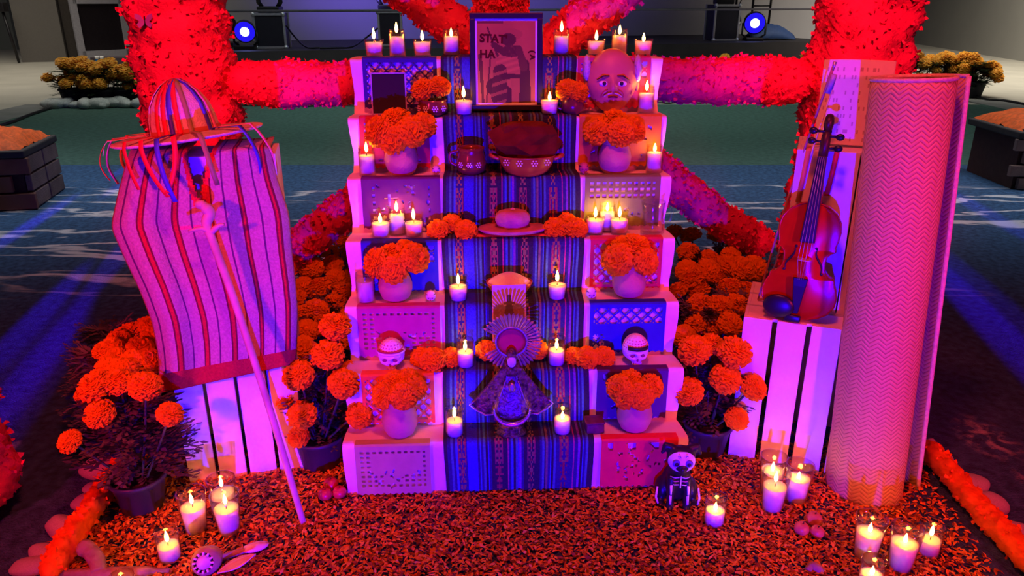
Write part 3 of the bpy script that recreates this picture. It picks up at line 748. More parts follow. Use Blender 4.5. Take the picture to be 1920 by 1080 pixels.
# ================================================================ GARLANDS
def ruffle_tube(path, R, seed=0, cell=.085, nA=56, step=.016, amp=.30, frill=.07):
    P = catmull(path, 14); out = []; acc = 0; pts = [P[0]]
    for a, b in zip(P, P[1:]):
        L_ = (b - a).length; m = max(1, int(L_ / step))
        for q in range(1, m + 1): pts.append(a.lerp(b, q / m))
    n = len(pts); mb = MB(); vs = []; prev = None
    for i, p in enumerate(pts):
        t = (pts[min(i + 1, n - 1)] - pts[max(i - 1, 0)]).normalized()
        a = prev if prev is not None else (Vector((0, 1, 0)) if abs(t.y) < .9 else Vector((1, 0, 0)))
        b = t.cross(a).normalized(); a = b.cross(t).normalized(); prev = a
        endk = min(1, (min(i, n - 1 - i) + .6) / 5) ** .5
        for k in range(nA):
            q = 2 * PI * k / nA; d = b * math.cos(q) + a * math.sin(q)
            w_ = p + d * R + Vector((seed * 3.1, seed * 1.7, 0))
            vd = noise.voronoi(w_ / cell)[0][0]
            r = R * (1 + amp * (.55 - vd) + .10 * N3(w_.x / (cell * 3), w_.y / (cell * 3), w_.z / (cell * 3)))
            r *= 1 + frill * (1 if (i + k) % 2 else -1) * (.4 + .6 * abs(N3(w_.x * 40, w_.y * 40, w_.z * 40)))
            vs.append(p + d * r * endk)
    fs = []
    for i in range(n - 1):
        for k in range(nA): k2 = (k + 1) % nA; fs.append((i * nA + k, i * nA + k2, (i + 1) * nA + k2, (i + 1) * nA + k))
    fs.append(tuple(range(nA - 1, -1, -1))); fs.append(tuple((n - 1) * nA + k for k in range(nA)))
    mb.add(vs, fs); return mb
ROPE = M('rope_petals', (1.0, .17, .008), .7, var=.25, scale=40, spec=.15)
def garland(name, lab, path, R, **kw):
    path = [Vector(p) for p in path]; o = path[0]
    mb = ruffle_tube([p - o for p in path], R, **kw); V = mb.v; ob = mb.build(name, ROPE if 'rope' in name else CREPE, loc=o); tag(ob, lab, 'garland')
    nA = kw.get('nA', 56); rr = random.Random(kw.get('seed', 0)); fr = MB(); n = len(V); ps = min(.015, R * .34)
    for i in range(int(n * (.5 if nA > 40 else .12))):
        a = rr.randrange(nA, n - nA); p = Vector(V[a]); ax = (Vector(V[a + nA]) - Vector(V[a - nA])).normalized()
        k0 = a // nA * nA; cen = sum((Vector(V[k0 + q]) for q in range(0, nA, 7)), Vector()) / len(range(0, nA, 7)); nr_ = (p - cen).normalized()
        d = (nr_ + Vector((rr.uniform(-.9, .9), rr.uniform(-.9, .9), rr.uniform(-.9, .9)))).normalized(); s = d.cross(Vector((rr.uniform(-1, 1), rr.uniform(-1, 1), rr.uniform(-1, 1)))).normalized() * ps * rr.uniform(.35, .7)
        ln = d * ps * rr.uniform(.6, 1.25); b0 = p - nr_ * ps * .25
        fr.add([b0 - s * .5, b0 + s * .5, b0 + ln + s, b0 + ln * 1.12, b0 + ln - s], [(0, 1, 2, 3, 4)])
    f = fr.build('petal_fringe', ROPE if 'rope' in name else CREPE, ob, smooth=False); f['kind'] = 'stuff'
    return ob
BY = 3.25
cl = PY(352, 150, BY); cr = PY(1612, 100, BY)
garland('garland_column', 'thick upright column of red orange petals behind the ribboned hat', [(cl.x, BY, .0), (cl.x, BY, 1.1), (cl.x, BY, 2.3)], .180, seed=1, cell=.12)
garland('garland_column', 'thick upright column of red orange petals behind the violin', [(cr.x, BY, .0), (cr.x, BY, 1.1), (cr.x, BY, 2.3)], .190, seed=2, cell=.12)
fl = G(-92, 975); garland('garland_column', 'near column of red orange petals at the bottom left corner', [(fl.x, fl.y, 0), (fl.x, fl.y, 1.2), (fl.x, fl.y, 2.3)], .165, seed=3, cell=.10)
garland('garland_bar', 'long horizontal red orange petal garland joining both columns behind the altar', [PY(430, 158, BY), PY(560, 158, BY), PY(700, 155, BY), PY(960, 153, BY), PY(1200, 150, BY), PY(1340, 152, BY), PY(1530, 150, BY)], .087, seed=4, cell=.11)
DY = 2.80
garland('slanting_garland', 'slanting petal garland rising to the upper right behind the altar', [PY(540, 482, DY - .05), PY(600, 432, DY), PY(800, 282, DY), PY(1040, 84, DY), PY(1230, -70, DY)], .068, seed=6, cell=.09)
garland('slanting_garland', 'slanting petal garland rising to the upper left behind the altar', [PY(1440, 462, DY + .25), PY(1330, 395, DY + .2), PY(1110, 220, DY + .2), PY(885, 72, DY + .2), PY(690, -70, DY + .2)], .070, seed=7, cell=.09)
garland('hanging_garland', 'short hanging petal garland right above the framed photograph, left strand', [PY(912, 60, 2.72), PY(914, 0, 2.72), PY(914, -90, 2.72)], .040, seed=8, cell=.07)
garland('hanging_garland', 'short hanging petal garland right above the framed photograph, right strand', [PY(968, 60, 2.72), PY(966, 0, 2.72), PY(966, -90, 2.72)], .042, seed=9, cell=.07)
cb = PY(940, 90, 2.76); tag(MB().box((0, 0, .65), (.03, .03, 1.3)).build('wooden_post', M('post_wood', (.30, .12, .06), .5), loc=(cb.x, 2.76, 0.9), smooth=False, bevel=.004), 'thin wooden post above the framed photograph between two garland strands', 'post')
# border ropes on the floor
def zr(p, z=.034): return Vector((p.x, p.y, z))
garland('garland_rope', 'thin orange petal rope edging the petal bed at left', [zr(G(92, 1105)), zr(G(138, 1028)), zr(G(178, 968)), zr(G(212, 918)), zr(G(246, 868))], .031, seed=10, cell=.032, nA=30, step=.007, amp=.5, frill=.14)
garland('garland_rope', 'thin orange petal rope edging the petal bed at right', [zr(G(1728, 850)), zr(G(1775, 905)), zr(G(1835, 975)), zr(G(1885, 1030)), zr(G(1960, 1110))], .031, seed=11, cell=.032, nA=30, step=.007, amp=.5, frill=.14)
# near stones
for px, py, w_, h_, lab in ((187, 890, 60, 50, 'large smooth grey stone behind the left potted marigold'), (178, 925, 40, 26, 'flat grey stone beside the left petal rope below the large stone'), (160, 952, 44, 36, 'grey river stone beside the middle of the left petal rope'),
                            (118, 1002, 56, 52, 'rounded grey river stone outside the left petal rope'), (78, 1044, 48, 30, 'grey river stone second from the bottom left corner'), (55, 1072, 56, 34, 'flat brown grey stone at the bottom left corner'),
                            (1742, 850, 26, 44, 'small upright stone beside the foot of the rolled mat'), (1772, 878, 34, 40, 'grey brown stone above the right petal rope'), (1820, 915, 56, 34, 'flat stone tipped blue beside the right petal rope'), (1806, 922, 30, 28, 'small brown stone touching the right petal rope'),
                            (1856, 960, 52, 56, 'large rounded grey stone outside the right petal rope'), (1902, 1010, 60, 44, 'flat pale stone at the right edge of the picture')):
    b = G(px, py); rx = size(w_, b) / 2; rz_ = size(h_, b) / 2 * .8
    tag(put('river_stone', rs.choice(STONES_N), None, b + Vector((0, .01, rz_ * .55)), (0, 0, rs.uniform(-.4, .4)), (rx * 1.25, rx * 1.1, rz_ * 1.8)), lab, 'stone', 'river stones edging the petal bed')
# petal bed
rp_ = random.Random(21)
lo_l, hi_l = G(90, 1085), G(250, 860); lo_r, hi_r = G(1900, 1085), G(1730, 860)
def bed_x(y):
    t = (y - lo_l.y) / (hi_l.y - lo_l.y); t = max(-.3, min(t, 1.6)); return lerp(lo_l.x, hi_l.x, t) + .03, lerp(lo_r.x, hi_r.x, t) - .03
cols = [(.85, .28, .01), (.80, .34, .02), (.48, .13, .006), (.70, .34, .03), (.30, .08, .006), (.20, .05, .006), (.80, .42, .05)]
mb = MB(); y = 0
def fade_keep(x, y, x0, x1):
    e = min(x - x0, x1 - x); 
    if x > .95 and e < .16: return rp_.random() < .32 + e * 3
    if x < -.85 and y > 1.72 and e < .1: return rp_.random() < .2 + e * 4
    return True
for i in range(48000):
    y = rp_.uniform(1.20, 2.12 if rp_.random() < .93 else 2.5); x0, x1 = bed_x(y); x = rp_.uniform(x0, x1)
    if not fade_keep(x, y, x0, x1): continue
    z = rp_.uniform(.001, .016); ln = rp_.uniform(.009, .022); wd = rp_.uniform(.0022, .0050); a = rp_.uniform(0, 2 * PI); ti = rp_.uniform(-.5, .5)
    d = Vector((math.cos(a), math.sin(a), ti)).normalized(); s = d.cross(Vector((rp_.uniform(-.5, .5), rp_.uniform(-.5, .5), 1))).normalized(); n = s.cross(d)
    p = Vector((x, y, z)); c = rp_.choice(cols)
    zz = lambda v: (v.x, v.y, max(.0008, v.z))
    mb.add([zz(p - d * ln / 2 - s * wd * .4), zz(p - d * ln / 2 + s * wd * .4), zz(p + s * wd + n * wd * .6), zz(p + d * ln / 2 + s * wd * .3), zz(p + d * ln / 2 - s * wd * .3), zz(p - s * wd + n * wd * .5)], [(0, 1, 2, 5), (5, 2, 3, 4)], c)
o = mb.build('petal_bed', M('loose_petals', (1, 1, 1), .65, var=.1, attr=True), smooth=False)
tag(o, 'bed of loose orange marigold petals strewn before the altar', 'petals', kind='stuff')

# ================================================================ CRATES
def crate(lab, o, yaw, w_, d_, h_, nf=4, gap=.010, grp='white slatted crates', ns=4):
    t = thing('wooden_crate', lab, 'crate', o, yaw, grp); th = .009; ps = .022
    for x in (ps / 2 + th, w_ - ps / 2 - th):
        for y in (ps / 2 + th, d_ - ps / 2 - th): MB().box((x, y, h_ / 2), (ps, ps, h_ - .018)).build('corner_post', WHITE_WOOD, t, smooth=False)
    def slats(n, L_, place):
        sw = (L_ - gap * (n - 1)) / n
        for i in range(n): place((sw + gap) * i + sw / 2, sw)
    slats(nf, w_, lambda c, sw: MB().box((c, th / 2, h_ / 2), (sw, th, h_)).build('slat', WHITE_WOOD, t, smooth=False, bevel=.0015))
    slats(ns, w_, lambda c, sw: MB().box((c, d_ - th / 2, h_ / 2), (sw, th, h_)).build('slat', WHITE_WOOD, t, smooth=False, bevel=.0015))
    for x in (th / 2, w_ - th / 2): slats(3, d_ - 2 * th - .004, lambda c, sw: MB().box((x, c + th + .002, h_ / 2), (th, sw, h_)).build('slat', WHITE_WOOD, t, smooth=False, bevel=.0015))
    slats(3, d_ - 2 * th - .004, lambda c, sw: MB().box((w_ / 2, c + th + .002, h_ - th / 2), (w_ - 2 * th, sw, th)).build('end_board', WHITE_WOOD, t, smooth=False, bevel=.0015))
    return t
LO, LYAW = G(357, 908), math.radians(12.4)
RO, RYAW = G(1364, 858), math.radians(-20.8)
def frame(o, yaw): return o, Vector((math.cos(yaw), math.sin(yaw), 0)), Vector((-math.sin(yaw), math.cos(yaw), 0))
lo, lex, ley = frame(LO, LYAW); ro, rex, rey = frame(RO, RYAW)
CH = .48
crate('white slatted crate standing on end below the striped poncho', lo, LYAW, .335, .30, CH)
crate('white slatted crate standing on end below the violin', ro, RYAW, .36, .32, CH, nf=4, gap=.014)
UB = ro + rex * .085 + rey * .115 + Vector((0, 0, CH))
crate('white crate standing behind the violin on top of the lower crate', UB, RYAW, .33, .24, .475, nf=2, gap=.004, ns=2)

# ---- poncho
Lp = [(300, 240), (350, 226), (425, 209), (482, 234), (545, 264), (605, 287), (665, 298), (700, 300), (737, 301)]
Rp = [(278, 506), (330, 517), (400, 541), (470, 546), (530, 553), (580, 557), (625, 556), (652, 555), (682, 553)]
OFF = [.075, .070, .050, .020, -.015, -.030, -.036, -.040, -.045]
VV = [0, .12, .27, .42, .57, .71, .85, .92, 1]
NUp, NVp = 90, 120
def smooth1(tab):
    T = [interp(tab, i / 120) for i in range(121)]
    for _ in range(14): T = [T[0]] + [(T[i - 1] + 2 * T[i] + T[i + 1]) / 4 for i in range(1, 120)] + [T[-1]]
    return T
PT = list(zip(*[smooth1(list(zip(VV, c))) for c in ([p[0] for p in Lp], [p[1] for p in Lp], [p[0] for p in Rp], [p[1] for p in Rp], OFF)]))
def pon(u, v):
    ly, lx, ry, rx, s = PT[min(len(PT) - 1, int(round(v * (len(PT) - 1))))]
    fold = .010 * math.sin(u * 11 + 1.2 * v + .6) * (.3 + .7 * v) + .022 * math.exp(-((u - .24 + .10 * v) / .07) ** 2) * (.25 + .75 * v) + .004 * N3(u * 9, v * 5)
    edge = -.0 + .045 * max(0, (.10 - u) / .10) ** 1.5 + .03 * max(0, (u - .94) / .06) ** 1.5
    return PL(lerp(lx, rx, u), lerp(ly, ry, u), lo, ley, s - fold + edge)
def smoothv(v): return v
rows = [[pon(i / NUp, j / NVp) for i in range(NUp + 1)] for j in range(NVp + 1)]
ztop = sum(p.z for p in rows[0]) / len(rows[0])
back = []
for q in (5, 4, 3, 2, 1):
    back.append([Vector((p.x, p.y, 0)) + ley * (.035 * q) + Vector((0, 0, lerp(p.z, ztop, min(1, q / 2)) + .006)) for p in rows[0]])
nb = len(back)
RED = (.55, .015, .03); DKR = (.16, .012, .03); WH = (.50, .30, .34); TH_ = (.12, .03, .14)
rs_ = (.155, .355, .555, .75, .94); ts_ = (.055, .255, .455, .65, .845)
def pcol(i, j):
    u = (i + .5) / NUp; v = (j - nb + .5) / NVp
    if v > .925: return (.42, .015, .03)
    for c in rs_:
        if abs(u - c) < .009: return RED
        if abs(u - c) < .021: return DKR
    for c in ts_:
        if abs(u - c) < .0057: return TH_
    if .29 < v < .305 and .33 < u < .50: return (.75, .12, .25)
    return WH
def vneck(i, j):
    u = (i + .5) / NUp; v = (j - nb + .5) / NVp
    return v < .20 and abs(u - .50) < .085 * (1 - max(0, v) / .20) 
def pcol2(i, j):
    u = (i + .5) / NUp; v = (j - nb + .5) / NVp
    if v < .225 and abs(u - .50) < .085 * (1 - max(0, v) / .20) + .035: return (.75, .02, .03)
    return pcol(i, j)
mb = MB(); mb.sheet(back + rows, colfn=pcol2, skip=vneck)
o = mb.build('striped_poncho', VWOVEN, solid=.006); tag(o, 'pale poncho with red stripes and a dark red hem draped over the crates at left', 'poncho')
uh = ztop - CH - .012
UL = lo + lex * .0 + ley * .105 + Vector((0, 0, CH))
crate('white crate standing upright inside the striped poncho', UL, LYAW, .335, .175, uh, nf=2, gap=.004, ns=2)

# ---- hat with ribbons
hb = lo + lex * .15 + ley * .19; hc = Vector((PY(357, 288, hb.y).x, hb.y, ztop + .030))
ht = thing('ribboned_hat', 'straw hat with coloured ribbons resting on the striped poncho', 'hat', hc, rot=(math.radians(-2), math.radians(-6.5), 0))
dome = [(.090, .0), (.089, .02), (.085, .05), (.076, .085), (.058, .115), (.036, .138), (.015, .150), (0, .153)]
MB().lathe([(.086, .004)] + dome, 40).build('crown', STRAW, ht)
MB().lathe([(.084, .006), (.14, .004), (.192, -.002), (.199, .001), (.199, .006), (.19, .005), (.14, .010), (.084, .012)], 48, wob=lambda q, z: 1 + .02 * math.sin(3 * q + 1)).build('brim', STRAW, ht)
MB().lathe([(.0895, .006), (.093, .008), (.092, .022), (.0885, .024)], 40).build('hat_band', M('hat_band', (.45, .13, .04), .8), ht)
RIB = {'red': (.80, .02, .03), 'blue': (.06, .05, .55), 'olive': (.34, .36, .12), 'pink': (.85, .25, .40), 'white': (.8, .75, .75), 'orange': (.8, .3, .08)}
def ribbon(ang, colr, hang, sway=0, w_=.013, out=.0):
    a = math.radians(ang); dr = Vector((math.cos(a), math.sin(a), 0)); side = Vector((-math.sin(a), math.cos(a), 0)); pts = []
    for r, z in reversed(dome): pts.append(dr * (r + .003) + Vector((0, 0, z + .002)))
    for r in (.105, .14, .17, .20): pts.append(dr * r + Vector((0, 0, .017)))
    n = 9
    for i in range(1, n + 1):
        f = i / n; pts.append(dr * (.207 + out * math.sin(f * PI) + .012 * f) + side * sway * f * f + Vector((0, 0, .012 - hang * f)))
    MB().strip(pts, side, w_).build('ribbon', M('ribbon_' + colr, RIB[colr], .5), ht, solid=.001)
for a_, c_, h_, s_, o_ in ((-115, 'red', .115, .03, .0), (-100, 'red', .14, .05, .0), (-88, 'blue', .155, .015, .01), (-76, 'red', .13, -.045, 0), (-58, 'olive', .13, .01, .015), (-25, 'blue', .13, .02, .02), (-12, 'pink', .17, .03, .03), (165, 'orange', .12, 0, .03), (185, 'pink', .12, 0, .02), (-150, 'white', .03, 0, 0), (200, 'red', .10, .01, .02)): ribbon(a_, c_, h_, s_, out=o_)

# ---- cane
cbot = G(571, 988); ctop = PL(383, 392, lo, ley, -.035)
cpts = [cbot, cbot.lerp(ctop, .35) + Vector((.006, 0, 0)), cbot.lerp(ctop, .7) + Vector((.004, 0, 0)), cbot.lerp(ctop, .9) - Vector((0.004, 0, 0)), cbot.lerp(ctop, .955) + Vector((-.006, 0, 0)), ctop + Vector((.012, 0, -.01)), ctop + Vector((-.004, 0, .012))]
cn = thing('carved_cane', 'slim pale wooden cane leaning across the front of the poncho', 'cane', cbot)
CANEW = M('cane_wood', (.62, .42, .34), .6, var=.2, scale=20)
pp = [p - cbot for p in catmull(cpts, 6)]
MB().tube(pp, [lerp(.0085, .0125, min(1, i / len(pp) * 1.3)) if i < len(pp) * .66 else lerp(.0135, .017, (i / len(pp) - .66) * 3) if i < len(pp) * .9 else .012 for i in range(len(pp))], 10).build('shaft', CANEW, cn)
k_ = cbot.lerp(ctop, .93) - cbot
MB().tube(catmull([k_, k_ + Vector((-.022, -.004, .012)), k_ + Vector((-.058, -.002, .004))], 4), [.008] * 4 + [.006] * 3 + [.004] * 2, 6).build('side_twig', CANEW, cn)
MB().tube(catmull([k_, k_ + Vector((.020, -.004, .018)), k_ + Vector((.036, -.002, .022))], 4), [.008] * 4 + [.006] * 3 + [.004] * 2, 6).build('side_twig', CANEW, cn)
MB().ell(ctop - cbot + Vector((-.008, 0, .012)), (.016, .012, .012), 10, 7).build('knob', CANEW, cn)

# ---- rolled palm mat
def mat_weave():
    m = bpy.data.materials.new('palm_weave'); m.use_nodes = True; nt = m.node_tree; N = nt.nodes; L = nt.links; b = N['Principled BSDF']; b.inputs['Roughness'].default_value = .6
    uv = N.new('ShaderNodeUVMap'); sx = N.new('ShaderNodeSeparateXYZ'); L.new(uv.outputs[0], sx.inputs[0])
    def mt(op, a, b_=None, c=None):
        n = N.new('ShaderNodeMath'); n.operation = op
        for i, x in enumerate((a, b_, c)):
            if x is None: continue
            if isinstance(x, (int, float)): n.inputs[i].default_value = x
            else: L.new(x, n.inputs[i])
        return n.outputs[0]
    pw = .040  # full zigzag period across
    tri = mt('PINGPONG', sx.outputs[0], pw / 2)
    ph = mt('ADD', mt('MULTIPLY', sx.outputs[1], 1 / .0125), mt('MULTIPLY', tri, .8 / .0125))
    st = mt('PINGPONG', ph, .5)                     # 0..0.5 across each strand
    seg = mt('PINGPONG', mt('ADD', mt('MULTIPLY', sx.outputs[0], 2 / pw), mt('MULTIPLY', mt('FLOOR', ph), .0)), .5)
    hgt = mt('MULTIPLY', mt('POWER', mt('MULTIPLY', st, 2), .45), mt('ADD', .65, mt('MULTIPLY', seg, .7)))
    bp = N.new('ShaderNodeBump'); bp.inputs['Strength'].default_value = .8; bp.inputs['Distance'].default_value = .003; L.new(hgt, bp.inputs['Height']); L.new(bp.outputs['Normal'], b.inputs['Normal'])
    nz = N.new('ShaderNodeTexNoise'); nz.inputs['Scale'].default_value = 30; L.new(uv.outputs[0], nz.inputs['Vector'])
    f = mt('MULTIPLY', mt('MINIMUM', mt('MULTIPLY', st, 5), 1), mt('ADD', .75, mt('MULTIPLY', nz.outputs['Fac'], .45)))
    mx = N.new('ShaderNodeMix'); mx.data_type = 'RGBA'; mx.inputs['A'].default_value = (.44, .26, .11, 1); mx.inputs['B'].default_value = (.72, .48, .20, 1); L.new(f, mx.inputs['Factor']); L.new(mx.outputs['Result'], b.inputs['Base Color'])
    return m
WEAVE = mat_weave()
mbot = G(1620, 918); ML = 1.165
mtop = Vector((mbot.x - .045, mbot.y + .05, ML))
mt_ = thing('rolled_palm_mat', 'rolled woven palm mat standing upright beside the violin', 'mat', mbot)
axis = (mtop - mbot).normalized(); mex = Vector((1, 0, 0)) - axis * axis.x; mex.normalize(); mey = axis.cross(mex)
def spiral(q):  # q: 0..1 from inner end to outer free end
    ang = lerp(-1.0, 2 * PI * 1.62, q); r = lerp(.088, .106, q)
    if q > .86: r += .036 * ((q - .86) / .14) ** 1.2
    return ang, r
A_END = .30
nq, nz_ = 130, 40; ends = []
qs = [i / nq for i in range(nq + 1)]
a_end, _ = spiral(1)
s_acc = 0; prevp = None; arc = []; cs2 = []
for q in qs:
    an, r = spiral(q); an = an - a_end + .02; x, y_ = r * math.cos(an), -r * math.sin(an) * .95
    if prevp: s_acc += math.hypot(x - prevp[0], y_ - prevp[1])
    prevp = (x, y_); arc.append(s_acc); cs2.append((x, y_))
mb = MB(); rows = []
for j in range(nz_ + 1):
    h_ = (mtop - mbot).length * j / nz_; fl_ = 1.03 - .07 * (j / nz_)
    rows.append([axis * h_ + mex * x * fl_ * (1 + (.10 * (.6 - j / nz_) if i > nq * .93 else 0)) + mey * y_ * fl_ for i, (x, y_) in enumerate(cs2)])
mb.sheet(rows); me = mb.mesh('mat_sheet', WEAVE); uvl = me.uv_layers.new(name='UVMap'); m_ = nq + 1
for lp in me.loops:
    vi = lp.vertex_index; uvl.data[lp.index].uv = (arc[vi % m_], (mtop - mbot).length * (vi // m_) / nz_)
o = put('mat_sheet', me, mt_); md = o.modifiers.new('solid', 'SOLIDIFY'); md.thickness = .005; md.offset = 0
MB().tube([r[-1] for r in rows], .0065, 8).build('bound_edge', STRAW, mt_)
MB().tube(rows[-1], .0055, 6).build('bound_edge', STRAW, mt_)
MB().tube(rows[0], .0045, 6).build('bound_edge', STRAW, mt_)

# ================================================================ VIOLIN
vb = G(1492, 590, CH + .006); vt = PL(1557, 222, UB, rey, -.030)
vy = (vt - vb).normalized(); vl = (vt - vb).length
vz = -rey; vz = Vector((vz.x - .10, vz.y, vz.z)); vz = (vz - vy * vz.dot(vy)).normalized(); vx = vy.cross(vz).normalized()
VS = vl / .590
vm = Matrix((vx, vy, vz)).transposed()
vi = thing('violin', 'varnished red brown violin leaning on the upper crate', 'violin', vb + vz * .02, rot=vm.to_euler()); vi.scale = (VS,) * 3
half = [(0, .0), (.002, .020), (.006, .042), (.014, .064), (.030, .088), (.055, .102), (.080, .1045), (.105, .099), (.122, .090), (.131, .0895), (.134, .088), (.139, .074), (.155, .061), (.178, .0555), (.200, .058), (.214, .068), (.219, .0785), (.223, .0795), (.232, .077), (.255, .0815), (.280, .0838), (.305, .079), (.328, .065), (.345, .042), (.352, .022), (.355, .0)]
def arch(f): return 1 - f * f
front = []; backr = []; mid = []
mb = MB(); vs = []; fs = []; nc = 13
for (y, hw) in half:
    lon = math.sin(PI * min(1, max(0, y / .355))) ** .5
    for i in range(nc):
        f = -1 + 2 * i / (nc - 1); edge = .004
        vs.append((hw * f, y, .017 + .013 * lon * (math.cos(f * PI / 2) ** 1.1) + .002 * (abs(f) > .95)))
nf_ = len(vs)
for (y, hw) in half:
    lon = math.sin(PI * min(1, max(0, y / .355))) ** .5
    for i in range(nc):
        f = -1 + 2 * i / (nc - 1); vs.append((hw * f, y, -.014 - .011 * lon * (math.cos(f * PI / 2) ** 1.1)))
nr = len(half)
for j in range(nr - 1):
    for i in range(nc - 1):
        a = j * nc + i; fs.append((a, a + 1, a + nc + 1, a + nc)); b = nf_ + a; fs.append((b, b + nc, b + nc + 1, b + 1))
    for i, s in ((0, 1), (nc - 1, -1)):
        a = j * nc + i; b = nf_ + a; q = (a, a + nc, b + nc, b); fs.append(q if s == 1 else q[::-1])
mb.add(vs, fs); bd = mb.build('body', VARNISH, vi)
m = bd.modifiers.new('es', 'EDGE_SPLIT'); m.split_angle = math.radians(50)
# purfling edge bead
for s in (-1, 1):
    MB().tube([(s * hw * 1.0, y, .018) for y, hw in half], .0022, 5).build('edge_bead', VARNISH, bd)
MB().prism([(-.017, 0), (.017, 0), (.012, .0), (-.012, 0)], 0, .001)
nk = MB(); nk.tube([(0, .350, .006), (0, .42, .016), (0, .485, .020)], [.020, .014, .0125], 10, flat=.85); nk.build('neck', VARNISH, vi)
mb = MB(); mb.add([(-.021, .243, .047), (.021, .243, .047), (.021, .243, .040), (-.021, .243, .040), (-.0125, .490, .034), (.0125, .490, .034), (.0125, .490, .026), (-.0125, .490, .026)], [(0, 1, 5, 4), (1, 2, 6, 5), (2, 3, 7, 6), (3, 0, 4, 7), (0, 3, 2, 1), (4, 5, 6, 7)]); mb.build('fingerboard', EBONY, vi, smooth=False, bevel=.002)
mb = MB(); mb.tube([(0, .488, .022), (0, .53, .014), (0, .562, .006)], [.0135, .013, .011], 8); mb.build('pegbox', DARK_WOOD, vi)
scp = []
for i in range(26):
    q = i / 25 * 2 * PI * 1.4; r = .020 * (1 - .62 * i / 25); scp.append((0, .578 + r * math.sin(q - 1.2), .004 - r * math.cos(q - 1.2)))
MB().tube(scp, [lerp(.011, .013, i / 25) for i in range(26)], 8, up=(1, 0, 0)).build('scroll', DARK_WOOD, vi)
for y, s in ((.512, 1), (.528, -1), (.544, 1), (.556, -1)):
    pg = MB().tube([(-s * .012, y, .014), (s * .016, y, .014), (s * .026, y, .014)], [.003, .0035, .004], 8); pg = pg.build('peg', EBONY, vi)
    MB().ell((s * .036, y, .014), (.012, .010, .006), 12, 8).build('peg_head', EBONY, pg)
MB().prism([(-.021, 0), (-.012, 0), (-.006, .008), (.006, .008), (.012, 0), (.021, 0), (.019, .018), (.014, .030), (0, .034), (-.014, .030), (-.019, .018)], -.0015, .0015).build('bridge', WOOD, vi, smooth=False, loc=(0, .192, .0285), rot=(0, 0, 0))
mb = MB(); mb.add([(-.008, .022, .040), (.008, .022, .040), (.018, .110, .047), (.021, .135, .046), (-.021, .135, .046), (-.018, .110, .047), (-.008, .022, .032), (.008, .022, .032), (.018, .110, .039), (.021, .135, .039), (-.021, .135, .039), (-.018, .110, .039)],
    [(0, 1, 2, 5), (5, 2, 3, 4), (6, 11, 8, 7), (11, 10, 9, 8), (0, 6, 7, 1), (1, 7, 8, 2), (2, 8, 9, 3), (3, 9, 10, 4), (4, 10, 11, 5), (5, 11, 6, 0)]); mb.build('tailpiece', EBONY, vi, smooth=False, bevel=.002)
mb = MB(); mb.ell((-.052, .038, .040), (.046, .036, .011), 20, 10, fn=lambda p: 1 + .08 * p.x); mb.build('chin_rest', EBONY, vi)
MB().box((-.005, .006, .036), (.046, .020, .012)).build('chin_rest_clamp', EBONY, vi, bevel=.003)
MB().ell((0, -.004, .004), (.007, .008, .007), 8, 6).build('end_button', EBONY, vi)
for s in (-1, 1):
    pts = []
    for i in range(17):
        f = i / 16; y = .150 + .075 * f; x = s * (.0400 + .0085 * math.cos(PI * f) + .004 * math.sin(2 * PI * f))
        zz = .017 + .013 * math.sin(PI * y / .355) ** .5 * math.cos(min(1, abs(x) / max(.056, interp(half, y))) * PI / 2) ** 1.1
        pts.append((x, y, zz + .0012))
    fh = MB().tube(pts, [.0006 + .0024 * math.sin(PI * i / 16) for i in range(17)], 6).build('f_hole', BLACK, vi)
    for e in (0, -1):
        p = Vector(pts[e]); MB().ell(p + Vector((s * (.004 if e == 0 else -.004), 0, 0)), (.0042, .0042, .0012), 10, 6).build('f_hole_eye', BLACK, fh)
for i in range(4):
    o_ = (i - 1.5); MB().tube([(o_ * .0045, .13, .047), (o_ * .0105, .192, .0625), (o_ * .0052, .488, .0365)], .0006, 4).build('string', ALU, vi)
# bow
bb = G(1424, 562, CH + .004) - rex * .004; bt = PL(1566, 116, UB, rey, -.015)
bo = thing('violin_bow', 'thin violin bow leaning beside the violin against the upper crate', 'bow', bb)
dv = bt - bb; sd = Vector((.012, -.010, 0))
MB().tube([dv * t + Vector((0, 0, 0)) + sd * (-.5 * math.sin(PI * t)) for t in [i / 12 for i in range(13)]], [lerp(.003, .0042, i / 12) for i in range(13)], 8).build('stick', M('bow_wood', (.45, .20, .14), .35), bo)
MB().tube([dv * .01 + sd, dv * .90 + sd], .0022, 4).build('hair', M('bow_hair', (.75, .70, .66), .6), bo)
MB().tube([dv * .885 + sd * .5, dv * .955 + sd * .5], [.009, .008], 6).build('frog', M('bow_frog', (.45, .40, .62), .3), bo)
MB().tube([dv * .97, dv * 1.0], [.004, .005], 8).build('screw', ALU, bo)
MB().tube([dv * .0, dv * .008 + sd], [.004, .003], 6).build('tip', M('bow_wood', (.45, .20, .14), .35), bo)
